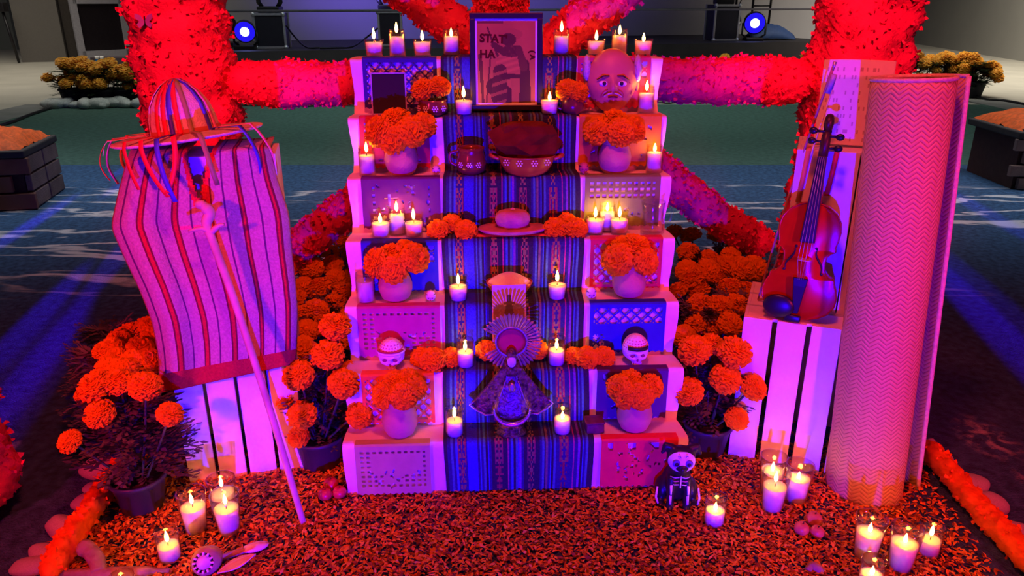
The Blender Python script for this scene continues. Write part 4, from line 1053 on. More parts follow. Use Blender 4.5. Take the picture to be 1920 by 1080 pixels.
# music sheet
def raster(name, w_, h_, nx, ny, fn, parent=None, bend=0, th=.0012):
    rows = [[Vector((lerp(-w_ / 2, w_ / 2, i / nx), -bend * math.sin(PI * i / nx), lerp(h_, 0, j / ny))) for i in range(nx + 1)] for j in range(ny + 1)]
    mb = MB(); mb.sheet(rows, colfn=lambda i, j: fn((i + .5) / nx, (j + .5) / ny)); return mb, mb.build(name, VCOL, parent, smooth=bool(bend), solid=th)
ruz = UB.z + .475
def music(u, v):
    c = (.82, .78, .76)
    if .06 < u < .94 and v > .05:
        k = (v * 11) % 1
        if k < .55 and int(k * 18) % 2 == 0: c = (.70, .64, .63)
        if k < .5 and N3(u * 40, int(v * 11) * 7.3) > .28: c = (.50, .43, .44)
    return c
mc = PL(1590, 272, UB, rey, .09); mc.z = ruz + .004
ms = thing('music_sheet', 'printed sheet of music propped on the upper crate behind the violin scroll', 'sheet music', mc, rot=(math.radians(-14), 0, RYAW))
raster('page', .185, .235, 46, 88, music, ms, .012)
# ribbons hanging over the upper crate
for px, c_, l_, lab in ((1572, 'red', .125, 'red ribbon hanging down the upper crate right of the violin neck'), (1518, 'orange', .15, 'orange ribbon hanging down the upper crate left of the violin neck')):
    p = PL(px, 268, UB, rey, -.004); p.z = ruz + .002
    tag(MB().strip([rey * .06 + Vector((0, 0, .001)), rey * .0 + Vector((0, 0, .001)), rey * -.003 - Vector((0, 0, .006)), rey * -.004 - rex * .004 - Vector((0, 0, l_ * .5)), rey * -.004 - rex * .010 - Vector((0, 0, l_))], rex, .013).build('ribbon', M('ribbon_' + c_, RIB[c_], .5), loc=p, solid=.001), lab, 'ribbon')

# ================================================================ CANDLES
def mk(prof_g, prof_w, wick_z, n=28):
    g = MB().lathe(prof_g, n).mesh('glass', GLASS); w_ = MB().lathe(prof_w, n).mesh('wax', WAX)
    wk = MB().tube([(0, 0, wick_z - .006), (.0008, 0, wick_z + .006)], .0011, 5).mesh('wick', BLACK)
    f = MB().lathe([(0, 0), (.0034, .003), (.0054, .009), (.0050, .015), (.0030, .022), (.0012, .028), (0, .031)], 10, (0, 0, wick_z + .003)).mesh('flame', FLAME)
    return g, w_, wk, f
def vessel(r0, r1, h, th=.0022, base=.006, n=5, shoulder=False):
    outer = [(lerp(r0, r1, i / n), h * i / n) for i in range(n + 1)]
    inner = [(lerp(r0, r1, i / n) - th, max(base, h * i / n)) for i in range(n, -1, -1)]
    if shoulder: outer = [(r0, 0), (r0, h * .8), (r0 * 1.02, h * .86), (r0 * .93, h * .90), (r0 * .95, h * .93), (r0 * .95, h)]; inner = [(r0 * .95 - th, h), (r0 * .93 - th, h * .9), (r0 - th, h * .82), (r0 - th, base)]
    return [(0, 0)] + outer + inner + [(0, base)]
def waxp(r0, r1, h, top, th=.0028, base=.0068):
    a = lerp(r0, r1, base / h) - th; b = lerp(r0, r1, top / h) - th
    return [(0, base), (a, base), (b, top + .001), (b - .004, top), (0, top - .001)]
KIND = {
 'V': mk(vessel(.0245, .0305, .054), waxp(.0245, .0305, .054, .045), .047),
 'J': mk(vessel(.0265, .0265, .088, shoulder=True), waxp(.0265, .0265, .088, .064), .066),
 'K': mk(vessel(.0270, .0270, .090), waxp(.0270, .0270, .090, .050), .052),
 'G': mk(vessel(.0285, .0290, .092), waxp(.0285, .0290, .092, .048), .050),
 'T': mk(vessel(.0275, .0385, .130), waxp(.0275, .0385, .130, .084), .086)}
NM = {'V': 'votive_candle', 'J': 'jar_candle', 'K': 'jar_candle', 'G': 'jar_candle', 'T': 'tumbler_candle'}
def candle(kind, p, lab, grp, lit=True, s=1.0, wax=1.0):
    t = thing(NM[kind], lab, 'candle', p, 0, grp); t.scale = (s, s, s)
    g, w_, wk, f = KIND[kind]; r = random.Random(lab).uniform(0, 6)
    put('glass', g, t, rot=(0, 0, r)); put('wax', w_, t); put('wick', wk, t)
    if lit: put('flame', f, t, rot=(0, 0, r), scale=(1, 1, random.Random(lab).uniform(.85, 1.15)))
    if lit: t['lit'] = True
    return t
GA = 'candles on the altar tiers'
for kd, px, k, off, lab in (
 ('V', 703, 1, .045, 'lit short tapered votive candle at the left end of the altar top'), ('J', 746, 1, .04, 'lit taller jar candle second from left on the altar top'),
 ('V', 793, 1, .05, 'lit short tapered votive candle third from left on the altar top'), ('J', 847, 1, .065, 'lit jar candle just left of the framed photograph'),
 ('J', 1052, 1, .055, 'lit jar candle just right of the framed photograph'), ('V', 1117, 1, .065, 'lit votive candle above the left side of the face mask'),
 ('J', 1160, 1, .085, 'lit jar candle directly above the face mask'), ('V', 1205, 1, .06, 'lit votive candle at the right end of the altar top'),
 ('V', 870, 2, .022, 'lit votive candle at the lower left corner of the framed photograph'), ('V', 1030, 2, .022, 'lit votive candle at the lower right corner of the framed photograph'),
 ('J', 1210, 2, .05, 'lit jar candle right of the face mask'),
 ('J', 690, 3, .04, 'lit jar candle left of the second tier marigold vase'), ('J', 1225, 3, .05, 'lit jar candle right of the second tier marigold vase'),
 ('V', 715, 4, .036, 'lit votive candle left in the trio above the left vase'), ('J', 746, 4, .072, 'tallest lit candle in the trio above the left vase'), ('V', 777, 4, .036, 'lit votive candle right in the trio above the left vase'),
 ('V', 1115, 4, .046, 'lit votive candle left in the trio near the glass jug'), ('J', 1137, 4, .078, 'tallest lit candle in the trio near the glass jug'), ('V', 1160, 4, .046, 'lit votive candle right in the trio near the glass jug'),
 ('V', 860, 5, .034, 'lit votive candle left of the salt bowl'), ('V', 1044, 5, .034, 'lit votive candle right of the salt bowl'),
 ('K', 873, 6, .036, 'lit jar candle left of the statuette halo'), ('K', 1043, 6, .036, 'lit jar candle right of the statuette halo'),
 ('K', 853, 7, .036, 'lit jar candle left of the statuette base'), ('K', 1054, 7, .036, 'lit jar candle right of the statuette base')):
    candle(kd, TP(px, k, off), lab, GA, s=1.0 if kd == 'V' else .96)
candle('J', TP(687, 5, .036), 'unlit white jar candle left of the fourth tier vase', GA, lit=False, s=1.05)
GG = 'candles on the petal bed'
for kd, px, py, lab in (('T', 370, 1000, 'lit tall tumbler candle at left of the three before the left crate'), ('T', 432, 1003, 'lit tall tumbler candle front right of the three before the left crate'), ('T', 425, 972, 'lit tall tumbler candle at the back of the three before the left crate'),
 ('G', 321, 1052, 'lit jar candle alone on the petals at lower left'), ('G', 240, 1140, 'lit candle cut off by the bottom edge at left'),
 ('T', 1442, 928, 'lit tall tumbler candle at the back of the three before the right crate'), ('T', 1446, 960, 'lit tall tumbler candle at the front of the three before the right crate'), ('T', 1490, 944, 'lit tall tumbler candle at right of the three before the right crate'),
 ('G', 1338, 985, 'lit jar candle alone beside the skeleton dog'), ('T', 1620, 1050, 'lit tall tumbler candle at left in the group at lower right'), ('T', 1685, 1070, 'lit tall tumbler candle in the middle of the lower right group'),
 ('G', 1737, 1041, 'lit straight jar candle at right in the lower right group'), ('G', 1628, 1108, 'lit jar candle cut off by the bottom edge at lower right')):
    p = G(px, py); candle(kd, p + Vector((0, 0, .002)), lab, GG)

# ================================================================ FLOWERS IN VASES
VASE = [(0, 0), (.030, 0), (.040, .008), (.049, .030), (.0515, .050), (.047, .074), (.039, .088), (.0395, .091), (.0415, .096), (.045, .118), (.043, .118), (.038, .096), (.036, .090), (.045, .06), (.03, .012), (0, .01)]
VASE2 = [(0, 0), (.028, 0), (.042, .012), (.050, .036), (.050, .052), (.043, .074), (.033, .090), (.031, .10), (.033, .108), (.030, .108), (.028, .098), (.04, .07), (.03, .012), (0, .01)]
VM = [MB().lathe(VASE, 32).mesh('body', CLAY_PINK), MB().lathe(VASE2, 32).mesh('body', CLAY_PINK)]
def vase(px, k, off, lab, flowers, which, kind=0, s=1.0):
    p = TP(px, k, off); t = thing('clay_vase', lab, 'vase', p, 0, 'pale clay vases with marigolds'); t.scale = (s, s, s); put('vase_body', VM[kind], t)
    if kind == 0: MB().lathe([(.0400, .0905), (.0435, .0935), (.0410, .0965)], 32).build('rim_groove', CLAY_PINK, t)
    top = p + Vector((0, 0, .10 * s))
    for (fx, fy, fpx, where, back) in flowers:
        c = PY(fx, fy, p.y - .012 + back); r = size(fpx, c) / 2
        cut_flower(c, r, top, 'orange marigold %s in %s' % (where, which), 'marigolds in %s' % which)
def cut_flower(c, r, root, lab, grp, tilt=None):
    d = (c - root) if root is not None else Vector((0, -.3, 1))
    d = (d.normalized() + Vector((0, -.75, .15))).normalized()
    t = thing('marigold_flower', lab, 'flower', c, 0, grp)
    put('bloom', rb.choice(BLOOMS), t, (0, 0, 0), d.to_track_quat('Z', 'Y').to_euler(), (r, r, r))
    MB().ell(-d * r * .5, (r * .22,) * 3, 8, 6).build('calyx', STEM, t)
    if root is not None: MB().tube(catmull([-d * r * .4, (root - c) * .5 - d * r * .3, root - c], 3), .003, 5).build('stem', STEM, t)
B_ = .02
vase(754, 3, .052, 'rounded pale clay vase of marigolds on the upper left of the altar', [(712, 246, 62, 'at far left', 0), (742, 228, 62, 'at top', .03), (737, 262, 56, 'at lower left', -.02), (772, 248, 58, 'in the front middle', -.02), (796, 234, 50, 'at far right', .01)], 'the upper left vase')
vase(1151, 3, .052, 'rounded pale clay vase of marigolds on the upper right of the altar', [(1118, 246, 54, 'at far left', 0), (1150, 226, 52, 'at top', .03), (1163, 248, 56, 'in the front middle', -.02), (1188, 244, 50, 'at far right', .01)], 'the upper right vase')
vase(743, 5, .052, 'round pale clay vase of marigolds behind the left sugar skull', [(707, 494, 58, 'at far left', 0), (733, 478, 54, 'at top', .03), (738, 505, 56, 'at front', -.02), (778, 484, 58, 'at right', 0), (762, 468, 44, 'at the back', .035)], 'the middle left vase', 1)
vase(1178, 5, .052, 'round pale clay vase of marigolds behind the right sugar skull', [(1158, 487, 62, 'at left', -.01), (1192, 462, 56, 'at top', .03), (1210, 490, 54, 'at right', -.01), (1166, 462, 46, 'at the back', .03)], 'the middle right vase', 1)
vase(751, 7, .052, 'pale clay vase of marigolds on the lowest left tier', [(720, 742, 52, 'at far left', 0), (741, 716, 48, 'at top left', .03), (757, 742, 54, 'at front', -.02), (778, 728, 48, 'at right', .01), (767, 708, 40, 'at the back', .035)], 'the lowest left vase')
vase(1188, 7, .052, 'pale clay vase of marigolds on the lowest right tier', [(1160, 726, 50, 'at far left', 0), (1180, 714, 50, 'at top', .03), (1200, 742, 54, 'at front', -.02), (1222, 724, 48, 'at far right', .01), (1172, 745, 46, 'at lower left', -.02)], 'the lowest right vase')
def loose(px, k, fpx, off, lab, grp, dz=0):
    p = TP(px, k, off); r = size(fpx, p) / 2; cut_flower(p + Vector((0, 0, r * .62 + dz)), r, None, lab, grp)
g4 = 'loose marigolds beside the small hat'
loose(822, 4, 42, .04, 'loose marigold farthest left of the small hat', g4); loose(848, 4, 38, .07, 'loose marigold second from left before the small hat', g4, .012); loose(874, 4, 42, .028, 'loose marigold touching the left of the small hat', g4)
loose(1040, 4, 44, .035, 'loose marigold touching the right of the small hat', g4); loose(1062, 4, 36, .07, 'loose marigold at the back right of the small hat', g4, .016); loose(1080, 4, 44, .030, 'loose marigold right of the small hat, nearest the candles', g4)
g6 = 'loose marigolds on the sixth tier'
loose(790, 6, 40, .06, 'loose marigold beside the left sugar skull', g6); loose(812, 6, 50, .030, 'loose marigold at front between left skull and candle', g6); loose(846, 6, 42, .05, 'loose marigold touching the left halo candle', g6)
loose(1076, 6, 38, .05, 'loose marigold touching the right halo candle', g6); loose(1100, 6, 46, .030, 'loose marigold at front between right candle and skull', g6); loose(1132, 6, 42, .04, 'loose marigold nearest the right sugar skull', g6)
loose(912, 6, 40, .060, 'loose marigold peeking out left of the halo', g6, .02); loose(1008, 6, 38, .060, 'loose marigold peeking out right of the halo', g6, .02)

# ================================================================ THINGS ON THE TIERS
def dots(parent, r_fn, zs, ang0, n, rad, mat=DOT_WHITE, name='painted_flower'):
    for i in range(n):
        a = ang0 + i * .62
        c = Vector((r_fn * math.cos(a), r_fn * math.sin(a), zs)); nrm = Vector((math.cos(a), math.sin(a), 0)); sd = Vector((-math.sin(a), math.cos(a), 0))
        mb = MB()
        for k in range(6):
            q = k * PI / 3; mb.ell(c + sd * math.cos(q) * rad + Vector((0, 0, math.sin(q) * rad)), (rad * .36,) * 3, 6, 4)
        mb.ell(c, (rad * .4,) * 3, 6, 4)
        o = mb.build(name, mat, parent); o['kind'] = 'stuff'
# framed photograph
fp = TP(950, 2, .0); fw, fh = .226, .292
d0 = (7 - 2) * T_ + .062; pz = tz(2) + .016; fu = solve_u(950, d0, pz)
fr = thing('framed_photograph', 'black framed photograph standing at the top centre of the altar', 'picture frame', A(fu, d0, pz), rot=(math.radians(-6), 0, AY))
bw = .017
for x, z, sx_, sz_ in ((0, bw / 2, fw, bw), (0, fh - bw / 2, fw, bw), (-fw / 2 + bw / 2, fh / 2, bw, fh - 2 * bw), (fw / 2 - bw / 2, fh / 2, bw, fh - 2 * bw)):
    MB().box((x, 0, z), (sx_, .018, sz_)).build('frame_bar', BLACK, fr, smooth=False, bevel=.002)
MB().box((0, .005, fh / 2), (fw - .01, .004, fh - .01)).build('backing', CARDBOARD, fr, smooth=False)
def seg(u, v, x0, y0, x1, y1, r0, r1):
    dx, dy = x1 - x0, y1 - y0; t = max(0, min(1, ((u - x0) * dx + (v - y0) * 1.3 * 0 + (v - y0) * dy) / (dx * dx + dy * dy))); return math.hypot(u - x0 - t * dx, (v - y0 - t * dy) * 1.3) < lerp(r0, r1, t)
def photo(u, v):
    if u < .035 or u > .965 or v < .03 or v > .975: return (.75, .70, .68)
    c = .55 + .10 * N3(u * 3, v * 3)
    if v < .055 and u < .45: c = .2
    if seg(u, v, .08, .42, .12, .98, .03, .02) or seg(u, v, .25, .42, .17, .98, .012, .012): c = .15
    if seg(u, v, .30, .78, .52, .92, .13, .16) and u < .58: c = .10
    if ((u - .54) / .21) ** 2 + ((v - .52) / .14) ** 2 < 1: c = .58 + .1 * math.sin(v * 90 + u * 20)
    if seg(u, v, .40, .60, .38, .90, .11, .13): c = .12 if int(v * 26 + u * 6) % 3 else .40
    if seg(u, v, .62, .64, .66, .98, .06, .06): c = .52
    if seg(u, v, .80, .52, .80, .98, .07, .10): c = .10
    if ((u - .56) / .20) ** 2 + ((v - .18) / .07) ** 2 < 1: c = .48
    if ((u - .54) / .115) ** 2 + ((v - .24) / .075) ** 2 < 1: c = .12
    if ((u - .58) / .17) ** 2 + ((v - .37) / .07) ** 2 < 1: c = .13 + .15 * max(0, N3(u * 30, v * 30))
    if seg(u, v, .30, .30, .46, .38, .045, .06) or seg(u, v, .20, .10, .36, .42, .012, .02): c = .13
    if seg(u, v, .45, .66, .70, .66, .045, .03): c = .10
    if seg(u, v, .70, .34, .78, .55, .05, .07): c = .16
    c = max(.04, min(.75, c)); return (c * .80, c * .36, c * .055)  # red-brown tint imitates the print lying in shade from the blue lamp
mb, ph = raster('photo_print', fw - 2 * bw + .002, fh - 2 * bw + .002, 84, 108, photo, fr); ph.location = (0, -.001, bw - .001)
def text(s, size_, loc, parent, mat, rot=(PI / 2, 0, 0), name='lettering'):
    cu = bpy.data.curves.new(name, 'FONT'); cu.body = s; cu.size = size_; cu.extrude = .0002; cu.offset = .0013
    tmp = bpy.data.objects.new('tmp', cu); C.objects.link(tmp); bpy.context.view_layer.update(); me = bpy.data.meshes.new_from_object(tmp); bpy.data.objects.remove(tmp)
    o = bpy.data.objects.new(name, me); C.objects.link(o); o.parent = parent; o.location = loc; o.rotation_euler = rot; me.materials.clear(); me.materials.append(mat); return o
INK = M('photo_ink', (.09, .02, .01), .9, spec=0)
text("STAT'", .034, (-.083, -.0024, .208), fr, INK, (PI / 2, 0.06, 0)); text('HA', .034, (-.083, -.0024, .160), fr, INK, (PI / 2, 0, 0)); text('( A', .022, (.074, -.0024, .182), fr, INK, (PI / 2, PI / 2, 0))
# small mirror
p = TP(731, 2, .055); mi = thing('small_mirror', 'small dark mirror in a thin silver frame on the upper left tier', 'mirror', p, rot=(math.radians(-8), 0, AY + .06))
mw, mh = .105, .125
MB().box((0, 0, mh / 2), (mw, .004, mh)).build('mirror_glass', M('mirror_glass', (.035, .03, .03), .12, var=.02), mi, smooth=False)
for x, z, sx_, sz_ in ((0, 0.002, mw, .004), (0, mh, mw, .004), (-mw / 2, mh / 2, .004, mh), (mw / 2, mh / 2, .004, mh)): MB().box((x, -.001, z), (sx_, .008, sz_)).build('frame_bar', ALU, mi, smooth=False)
# painted dish with marigolds
p = TP(812, 2, .038); po = thing('painted_bowl', 'dark clay pot painted with white flowers below two marigolds', 'pot', p)
MB().lathe([(0, 0), (.032, 0), (.046, .012), (.048, .028), (.042, .04), (.044, .048), (.040, .048), (.038, .04), (.03, .012), (0, .01)], 28).build('vessel', CLAY_BROWN, po)
dots(po, .0485, .024, -PI * .5 - 1.0, 4, .0075)
for fx, fy, fp_, l_ in ((792, 168, 46, 'left marigold resting on the painted dark pot'), (825, 162, 42, 'right marigold resting on the painted dark pot')):
    c = PY(fx, fy, p.y - .005); cut_flower(c, size(fp_, c) / 2, p + Vector((0, 0, .03)), l_, 'marigolds on the painted pot')
# clay jug with marigolds
p = TP(1073, 2, .036); jg = thing('clay_jug', 'small glazed brown jug beside the face mask', 'jug', p)
MB().lathe([(0, 0), (.022, 0), (.034, .014), (.036, .032), (.028, .052), (.026, .06), (.030, .066), (.027, .066), (.024, .058), (.03, .03), (0, .01)], 26).build('vessel', CLAY_BROWN, jg)
MB().tube(catmull([(-.030, 0, .05), (-.050, 0, .048), (-.052, 0, .026), (-.034, 0, .016)], 5), .004, 8).build('handle', CLAY_BROWN, jg)
for fx, fy, fp_, l_ in ((1062, 168, 42, 'left marigold in the small brown jug'), (1084, 172, 42, 'right marigold in the small brown jug')):
    c = PY(fx, fy, p.y - .008); cut_flower(c, size(fp_, c) / 2, p + Vector((0, 0, .05)), l_, 'marigolds in the small brown jug')
# face mask
p = TP(1146, 2, .048)
def face_fn(q):
    x, y, z = q.x, -q.y, q.z; k = 1.0
    g = lambda cx, cz, sx_, sz_: math.exp(-((x - cx) / sx_) ** 2 - ((z - cz) / sz_) ** 2) * (1 if y > 0 else 0)
    k += .26 * g(0, -.14, .13, .20) + .10 * g(0, .02, .10, .2) + .05 * g(-.33, .11, .22, .10) + .05 * g(.33, .11, .22, .10)
    k -= .13 * g(-.34, -.04, .17, .11) + .13 * g(.34, -.04, .17, .11)
    k += .07 * g(-.42, -.25, .22, .2) + .07 * g(.42, -.25, .22, .2) + .09 * g(0, -.62, .25, .16) + .05 * g(0, -.42, .2, .05)
    k -= .08 * g(0, -.49, .15, .035)
    if z < -.1: k *= 1 - .20 * abs(x) * (-z)
    if z > .25: k *= 1 + .14 * (z - .25)
    return k
SKIN = M('mask_paint', (.62, .26, .12), .45, var=.12, scale=14)
hm = thing('face_mask', 'painted wooden face mask of an old man with wide eyes on the upper right tier', 'mask', p + Vector((0, .0, 0)), rot=(math.radians(-8), 0, AY - .08))
hz = .094
MB().ell((0, .022, hz), (.080, .052, .096), 64, 48, fn=face_fn).build('face', SKIN, hm)
for s in (-1, 1):
    e = MB().ell((s * .0285, -.0210, hz - .003), (.0150, .009, .0095), 14, 9).build('eye', DOT_WHITE, hm); MB().ell((s * .0270, -.0285, hz - .003), (.0064, .003, .0064), 12, 8).build('iris', BLACK, e)
    MB().tube([(s * .012, -.032, hz + .020), (s * .030, -.035, hz + .019), (s * .050, -.025, hz + .008)], [.0014, .0028, .0012], 6).build('eyebrow', DARK_WOOD, hm)
    MB().ell((s * .080, .024, hz + .044), (.014, .034, .044), 14, 9, fn=lambda q: 1 + .12 * N3(q.x * 4, q.y * 4, q.z * 7)).build('hair_tuft', M('grey_hair', (.62, .56, .54), .9, bump=.8, bscale=90), hm)
    MB().ell((s * .080, .022, hz - .005), (.008, .012, .019), 10, 7).build('ear', SKIN, hm)
    MB().tube(catmull([(s * .016, -.034, hz - .022), (s * .030, -.031, hz - .030), (s * .036, -.024, hz - .045)], 4), .0012, 5).build('wrinkle', M('mask_red', (.45, .04, .05), .5), hm)
MB().tube(catmull([(-.015, -.034, hz - .045), (0, -.040, hz - .043), (.016, -.033, hz - .045)], 4), [.001, .003, .003, .003, .003, .003, .003, .003, .001], 6).build('mouth', M('mask_lips', (.12, .01, .015), .5), hm)
for s in (-1, 1): MB().tube(catmull([(s * .004, -.045, hz - .033), (s * .016, -.040, hz - .036), (s * .028, -.030, hz - .043)], 3), .0022, 6).build('moustache', M('grey_hair', (.62, .56, .54), .9), hm)
MB().tube([(.052, -.018, hz + .002), (.062, -.006, hz - .020), (.058, -.010, hz - .035)], .0016, 5).build('painted_line', M('mask_red', (.45, .04, .05), .5), hm)
# tier 3: mug, clay bowl, bundle
p = TP(884, 3, .045); mg = thing('clay_mug', 'dark glazed clay mug with small painted flowers left of the clay bowl', 'mug', p)
MB().lathe([(0, 0), (.030, 0), (.044, .016), (.047, .036), (.040, .060), (.038, .072), (.042, .084), (.039, .084), (.035, .07), (.042, .036), (.03, .01), (0, .008)], 28).build('vessel', CLAY_BROWN, mg)
MB().tube(catmull([(-.036, -.01, .074), (-.062, -.012, .066), (-.062, -.012, .040), (-.044, -.01, .028)], 5), .005, 8).build('handle', CLAY_BROWN, mg)
dots(mg, .0475, .036, -PI * .5 - .7, 3, .007)
p = TP(987, 3, .030); bw_ = thing('clay_bowl', 'wide glazed clay bowl with two ear handles and white painted flowers', 'bowl', p)
MB().lathe([(0, 0), (.048, 0), (.066, .012), (.080, .036), (.088, .058), (.091, .062), (.086, .062), (.078, .04), (.06, .012), (0, .008)], 36, sy=.70).build('vessel', CLAY_RED, bw_)
for s in (-1, 1): MB().tube(catmull([(s * .084, -.016, .052), (s * .106, -.014, .060), (s * .108, .010, .060), (s * .084, .014, .054)], 5), .006, 8).build('ear_handle', CLAY_RED, bw_)
for a in (-2.35, -1.83, -1.30, -.78):
    c = Vector((.0865 * math.cos(a), .0865 * .70 * math.sin(a) - .001, .046)); mb = MB()
    for k in range(7):
        q = k * PI / 3; rr = .0 if k == 6 else .008
        mb.ell(c + Vector((math.cos(q) * rr, 0, math.sin(q) * rr)), (.0026,) * 3, 6, 4)
    o = mb.build('painted_flower', DOT_WHITE, bw_); o['kind'] = 'stuff'
def bundle_wob(q, z): return 1 + .10 * math.sin(q * 3 + z * 40) + .45 * N3(math.cos(q) * 2.6, math.sin(q) * 2.6, z * 45)
bu = MB().lathe([(.066, .0), (.084, .028), (.096, .058), (.092, .090), (.072, .112), (.045, .120), (.018, .116), (0, .110)], 13, sy=.55, wob=bundle_wob).build('cloth_bundle', M('brown_wrap', (.15, .03, .005), .9, var=.3, bump=.4, bscale=50, spec=.08), loc=p + Vector((0, .006, .040)), smooth=False, bevel=.003)
tag(bu, 'folded dark brown cloth bundle heaped in the clay bowl', 'cloth')
def mini_skull(px, k, off, s, lab, mat):
    p = TP(px, k, off); o = skull(p, s, lab, mini=True, mat=mat); return o
def skull_fn(q):
    x, y, z = q.x, -q.y, q.z; k = 1.0; f = 1 if y > 0 else 0
    g = lambda cx, cz, sx_, sz_: math.exp(-((x - cx) / sx_) ** 2 - ((z - cz) / sz_) ** 2) * f
    k -= .30 * g(-.36, -.18, .17, .15) + .30 * g(.36, -.18, .17, .15) + .20 * g(0, -.50, .085, .12)
    k += .10 * g(0, .02, .5, .10) + .07 * g(-.55, -.42, .18, .12) + .07 * g(.55, -.42, .18, .12)
    if z < -.35: k *= 1 - .28 * abs(x) * min(1, (-z - .35) * 2.2)
    k -= .05 * g(0, -.80, .5, .03)
    return k
def skull(p, s, lab, mini=False, mat=SUGAR, rz=0):
    t = thing('sugar_skull', lab, 'skull', p, AY + rz, 'sugar skulls'); S_ = Vector((.82, .92, 1.0)) * s
    MB().ell((0, 0, s * .96), S_, 56 if not mini else 28, 42 if not mini else 20, fn=skull_fn).build('cranium', mat, t)
    for e in (-1, 1): MB().ell((e * .31 * s, -.63 * s, .77 * s), (.19 * s, .13 * s, .165 * s), 12, 8).build('eye_socket', M('socket_pink', (.28, .03, .08), .6), t)
    MB().ell((0, -.70 * s, .47 * s), (.075 * s, .12 * s, .12 * s), 8, 6).build('nose_socket', M('socket_pink', (.28, .03, .08), .6), t)
    n = 6
    for r in (0, 1):
        for i in range(n):
            x = (i - 2.5) * .105 * s; y = -math.sqrt(max(.01, 1 - (x / (.66 * s)) ** 2)) * .62 * s
            if not mini: MB().ell((x, y, (.24 - .10 * r) * s), (.05 * s, .045 * s, .055 * s), 8, 6).build('tooth', mat, t)
    return t
def icing(t, s):
    mb = MB(); rnd = random.Random(4)
    for j, (zz, n) in enumerate(((.30, 15), (.46, 13), (.60, 11), (.74, 8))):
        for i in range(n):
            a = PI + PI * (i + .5) / n; rr = math.sqrt(1 - zz * zz); q = Vector((rr * math.cos(a), rr * math.sin(a), zz)); k = skull_fn(q)
            mb.ell(Vector((q.x * .82 * s, q.y * .92 * s, q.z * s)) * k + Vector((0, 0, s * .96)), .055 * s, 6, 4, R=None)
    return mb
p = TP(736, 6, .046); sk = skull(p + Vector((0, -.004, 0)), .044, 'large sugar skull with a red icing cap left of the statuette', rz=-.06); t = sk; sk.scale = (1.06, 1, 1.06)
ic = icing(t, .044).build('icing', M('icing_pink', (.70, .22, .26), .6), t); ic['kind'] = 'stuff'
MB().tube([(.80 * .044 * math.cos(a), .86 * .044 * math.sin(a), .0535) for a in [PI + PI * i / 16 for i in range(17)]], .0045, 8).build('icing_band', M('icing_white', (.85, .8, .8), .6), t)
rows = [[Vector((math.cos(a) * .80 * .044 * 1.02, math.sin(a) * .90 * .044 * 1.05, z)) for a in [PI * 1.22 + PI * .56 * i / 10 for i in range(11)]] for z in (.059, .047)]
MB().tube([(.84 * .044 * math.cos(a), .90 * .044 * math.sin(a), .0600) for a in [PI * 1.15 + PI * .7 * i / 16 for i in range(17)]], .0030, 8).build('icing_band', M('mask_red', (.45, .04, .05), .5), t)
p = TP(1189, 6, .046); sk = skull(p + Vector((0, -.004, 0)), .044, 'large sugar skull with a black name plate right of the statuette', rz=.06); t = sk; sk.scale = (1.06, 1, 1.06)
ic = icing(t, .044).build('icing', M('icing_pink', (.70, .22, .26), .6), t); ic['kind'] = 'stuff'
rows = [[Vector((math.cos(a) * .86 * .044, math.sin(a) * .985 * .044, z)) for a in [PI * 1.24 + PI * .52 * i / 10 for i in range(11)]] for z in (.063, .052)]
MB().sheet(rows).build('name_plate', BLACK, t, solid=.002)
for px, k, s, lab, c in ((818, 3, .016, 'tiny pale skull beside the upper left vase', (.75, .5, .5)), (1094, 3, .019, 'tiny red brown skull beside the upper right vase', (.55, .16, .10)), (808, 5, .018, 'tiny white skull beside the middle left vase', (.8, .75, .72)), (1108, 5, .019, 'tiny shiny white skull beside the middle right vase', (.8, .78, .8))):
    t = mini_skull(px, k, .034, s, lab, M('skull_' + str(px), c, .4))
    MB().lathe([(.80 * s, 1.30 * s), (.84 * s, 1.36 * s), (.78 * s, 1.42 * s)], 14).build('crown_band', DARK_WOOD, t)
# tier 4: hat, orange cloth, glass jug
p = TP(961, 4, .052); sh = thing('small_hat', 'small pinkish brown hat with a puffed crown in the middle of the altar', 'hat', p + Vector((0, 0, .014)), AY, None)
HATM = M('felt_hat', (.55, .22, .18), .85, var=.2, scale=30, bump=.3)
MB().lathe([(0, .0), (.06, -.002), (.096, .0), (.104, .007), (.100, .011), (.07, .008), (.040, .012), (0, .012)], 44, sy=.62, wob=lambda q, z: 1 + .035 * math.sin(2 * q + .6)).build('brim', HATM, sh)
MB().lathe([(.036, .008), (.046, .020), (.052, .034), (.050, .048), (.040, .059), (.022, .064), (0, .062)], 48, sy=.80, wob=lambda q, z: 1 + .07 * abs(math.sin(4 * q))).build('crown', HATM, sh)
MB().ell((.0, 0, .064), (.008, .008, .006), 8, 6).build('button', HATM, sh)
rows = [[Vector((lerp(-.115, .115, i / 24), lerp(.06, -.060, j / 8), .002 + .004 * abs(N3(i * .4, j * .5)) - (.012 * max(0, j - 6) if True else 0))) for i in range(25)] for j in range(9)]
tag(MB().sheet(rows).build('orange_paper', paper_mat((.85, .16, .03)), loc=A(solve_u(961, 3 * T_ + .05, tz(4)), 3 * T_ + .052, tz(4) + .0105), rot=(0, 0, AY), solid=.001), 'crumpled orange paper lying under the small hat', 'paper')
p = TP(1222, 4, .05); jj = thing('glass_jug', 'clear glass jug at the right end of the fourth tier', 'jug', p)
MB().lathe([(0, 0), (.032, 0), (.036, .004), (.036, .03), (.031, .05), (.034, .085), (.037, .10), (.035, .10), (.032, .085), (.029, .05), (.033, .03), (.033, .006), (0, .005)], 28).build('vessel', GLASS, jj)
MB().tube(catmull([(.034, -.006, .086), (.054, -.008, .080), (.054, -.008, .045), (.034, -.006, .032)], 5), .004, 8).build('handle', GLASS, jj)
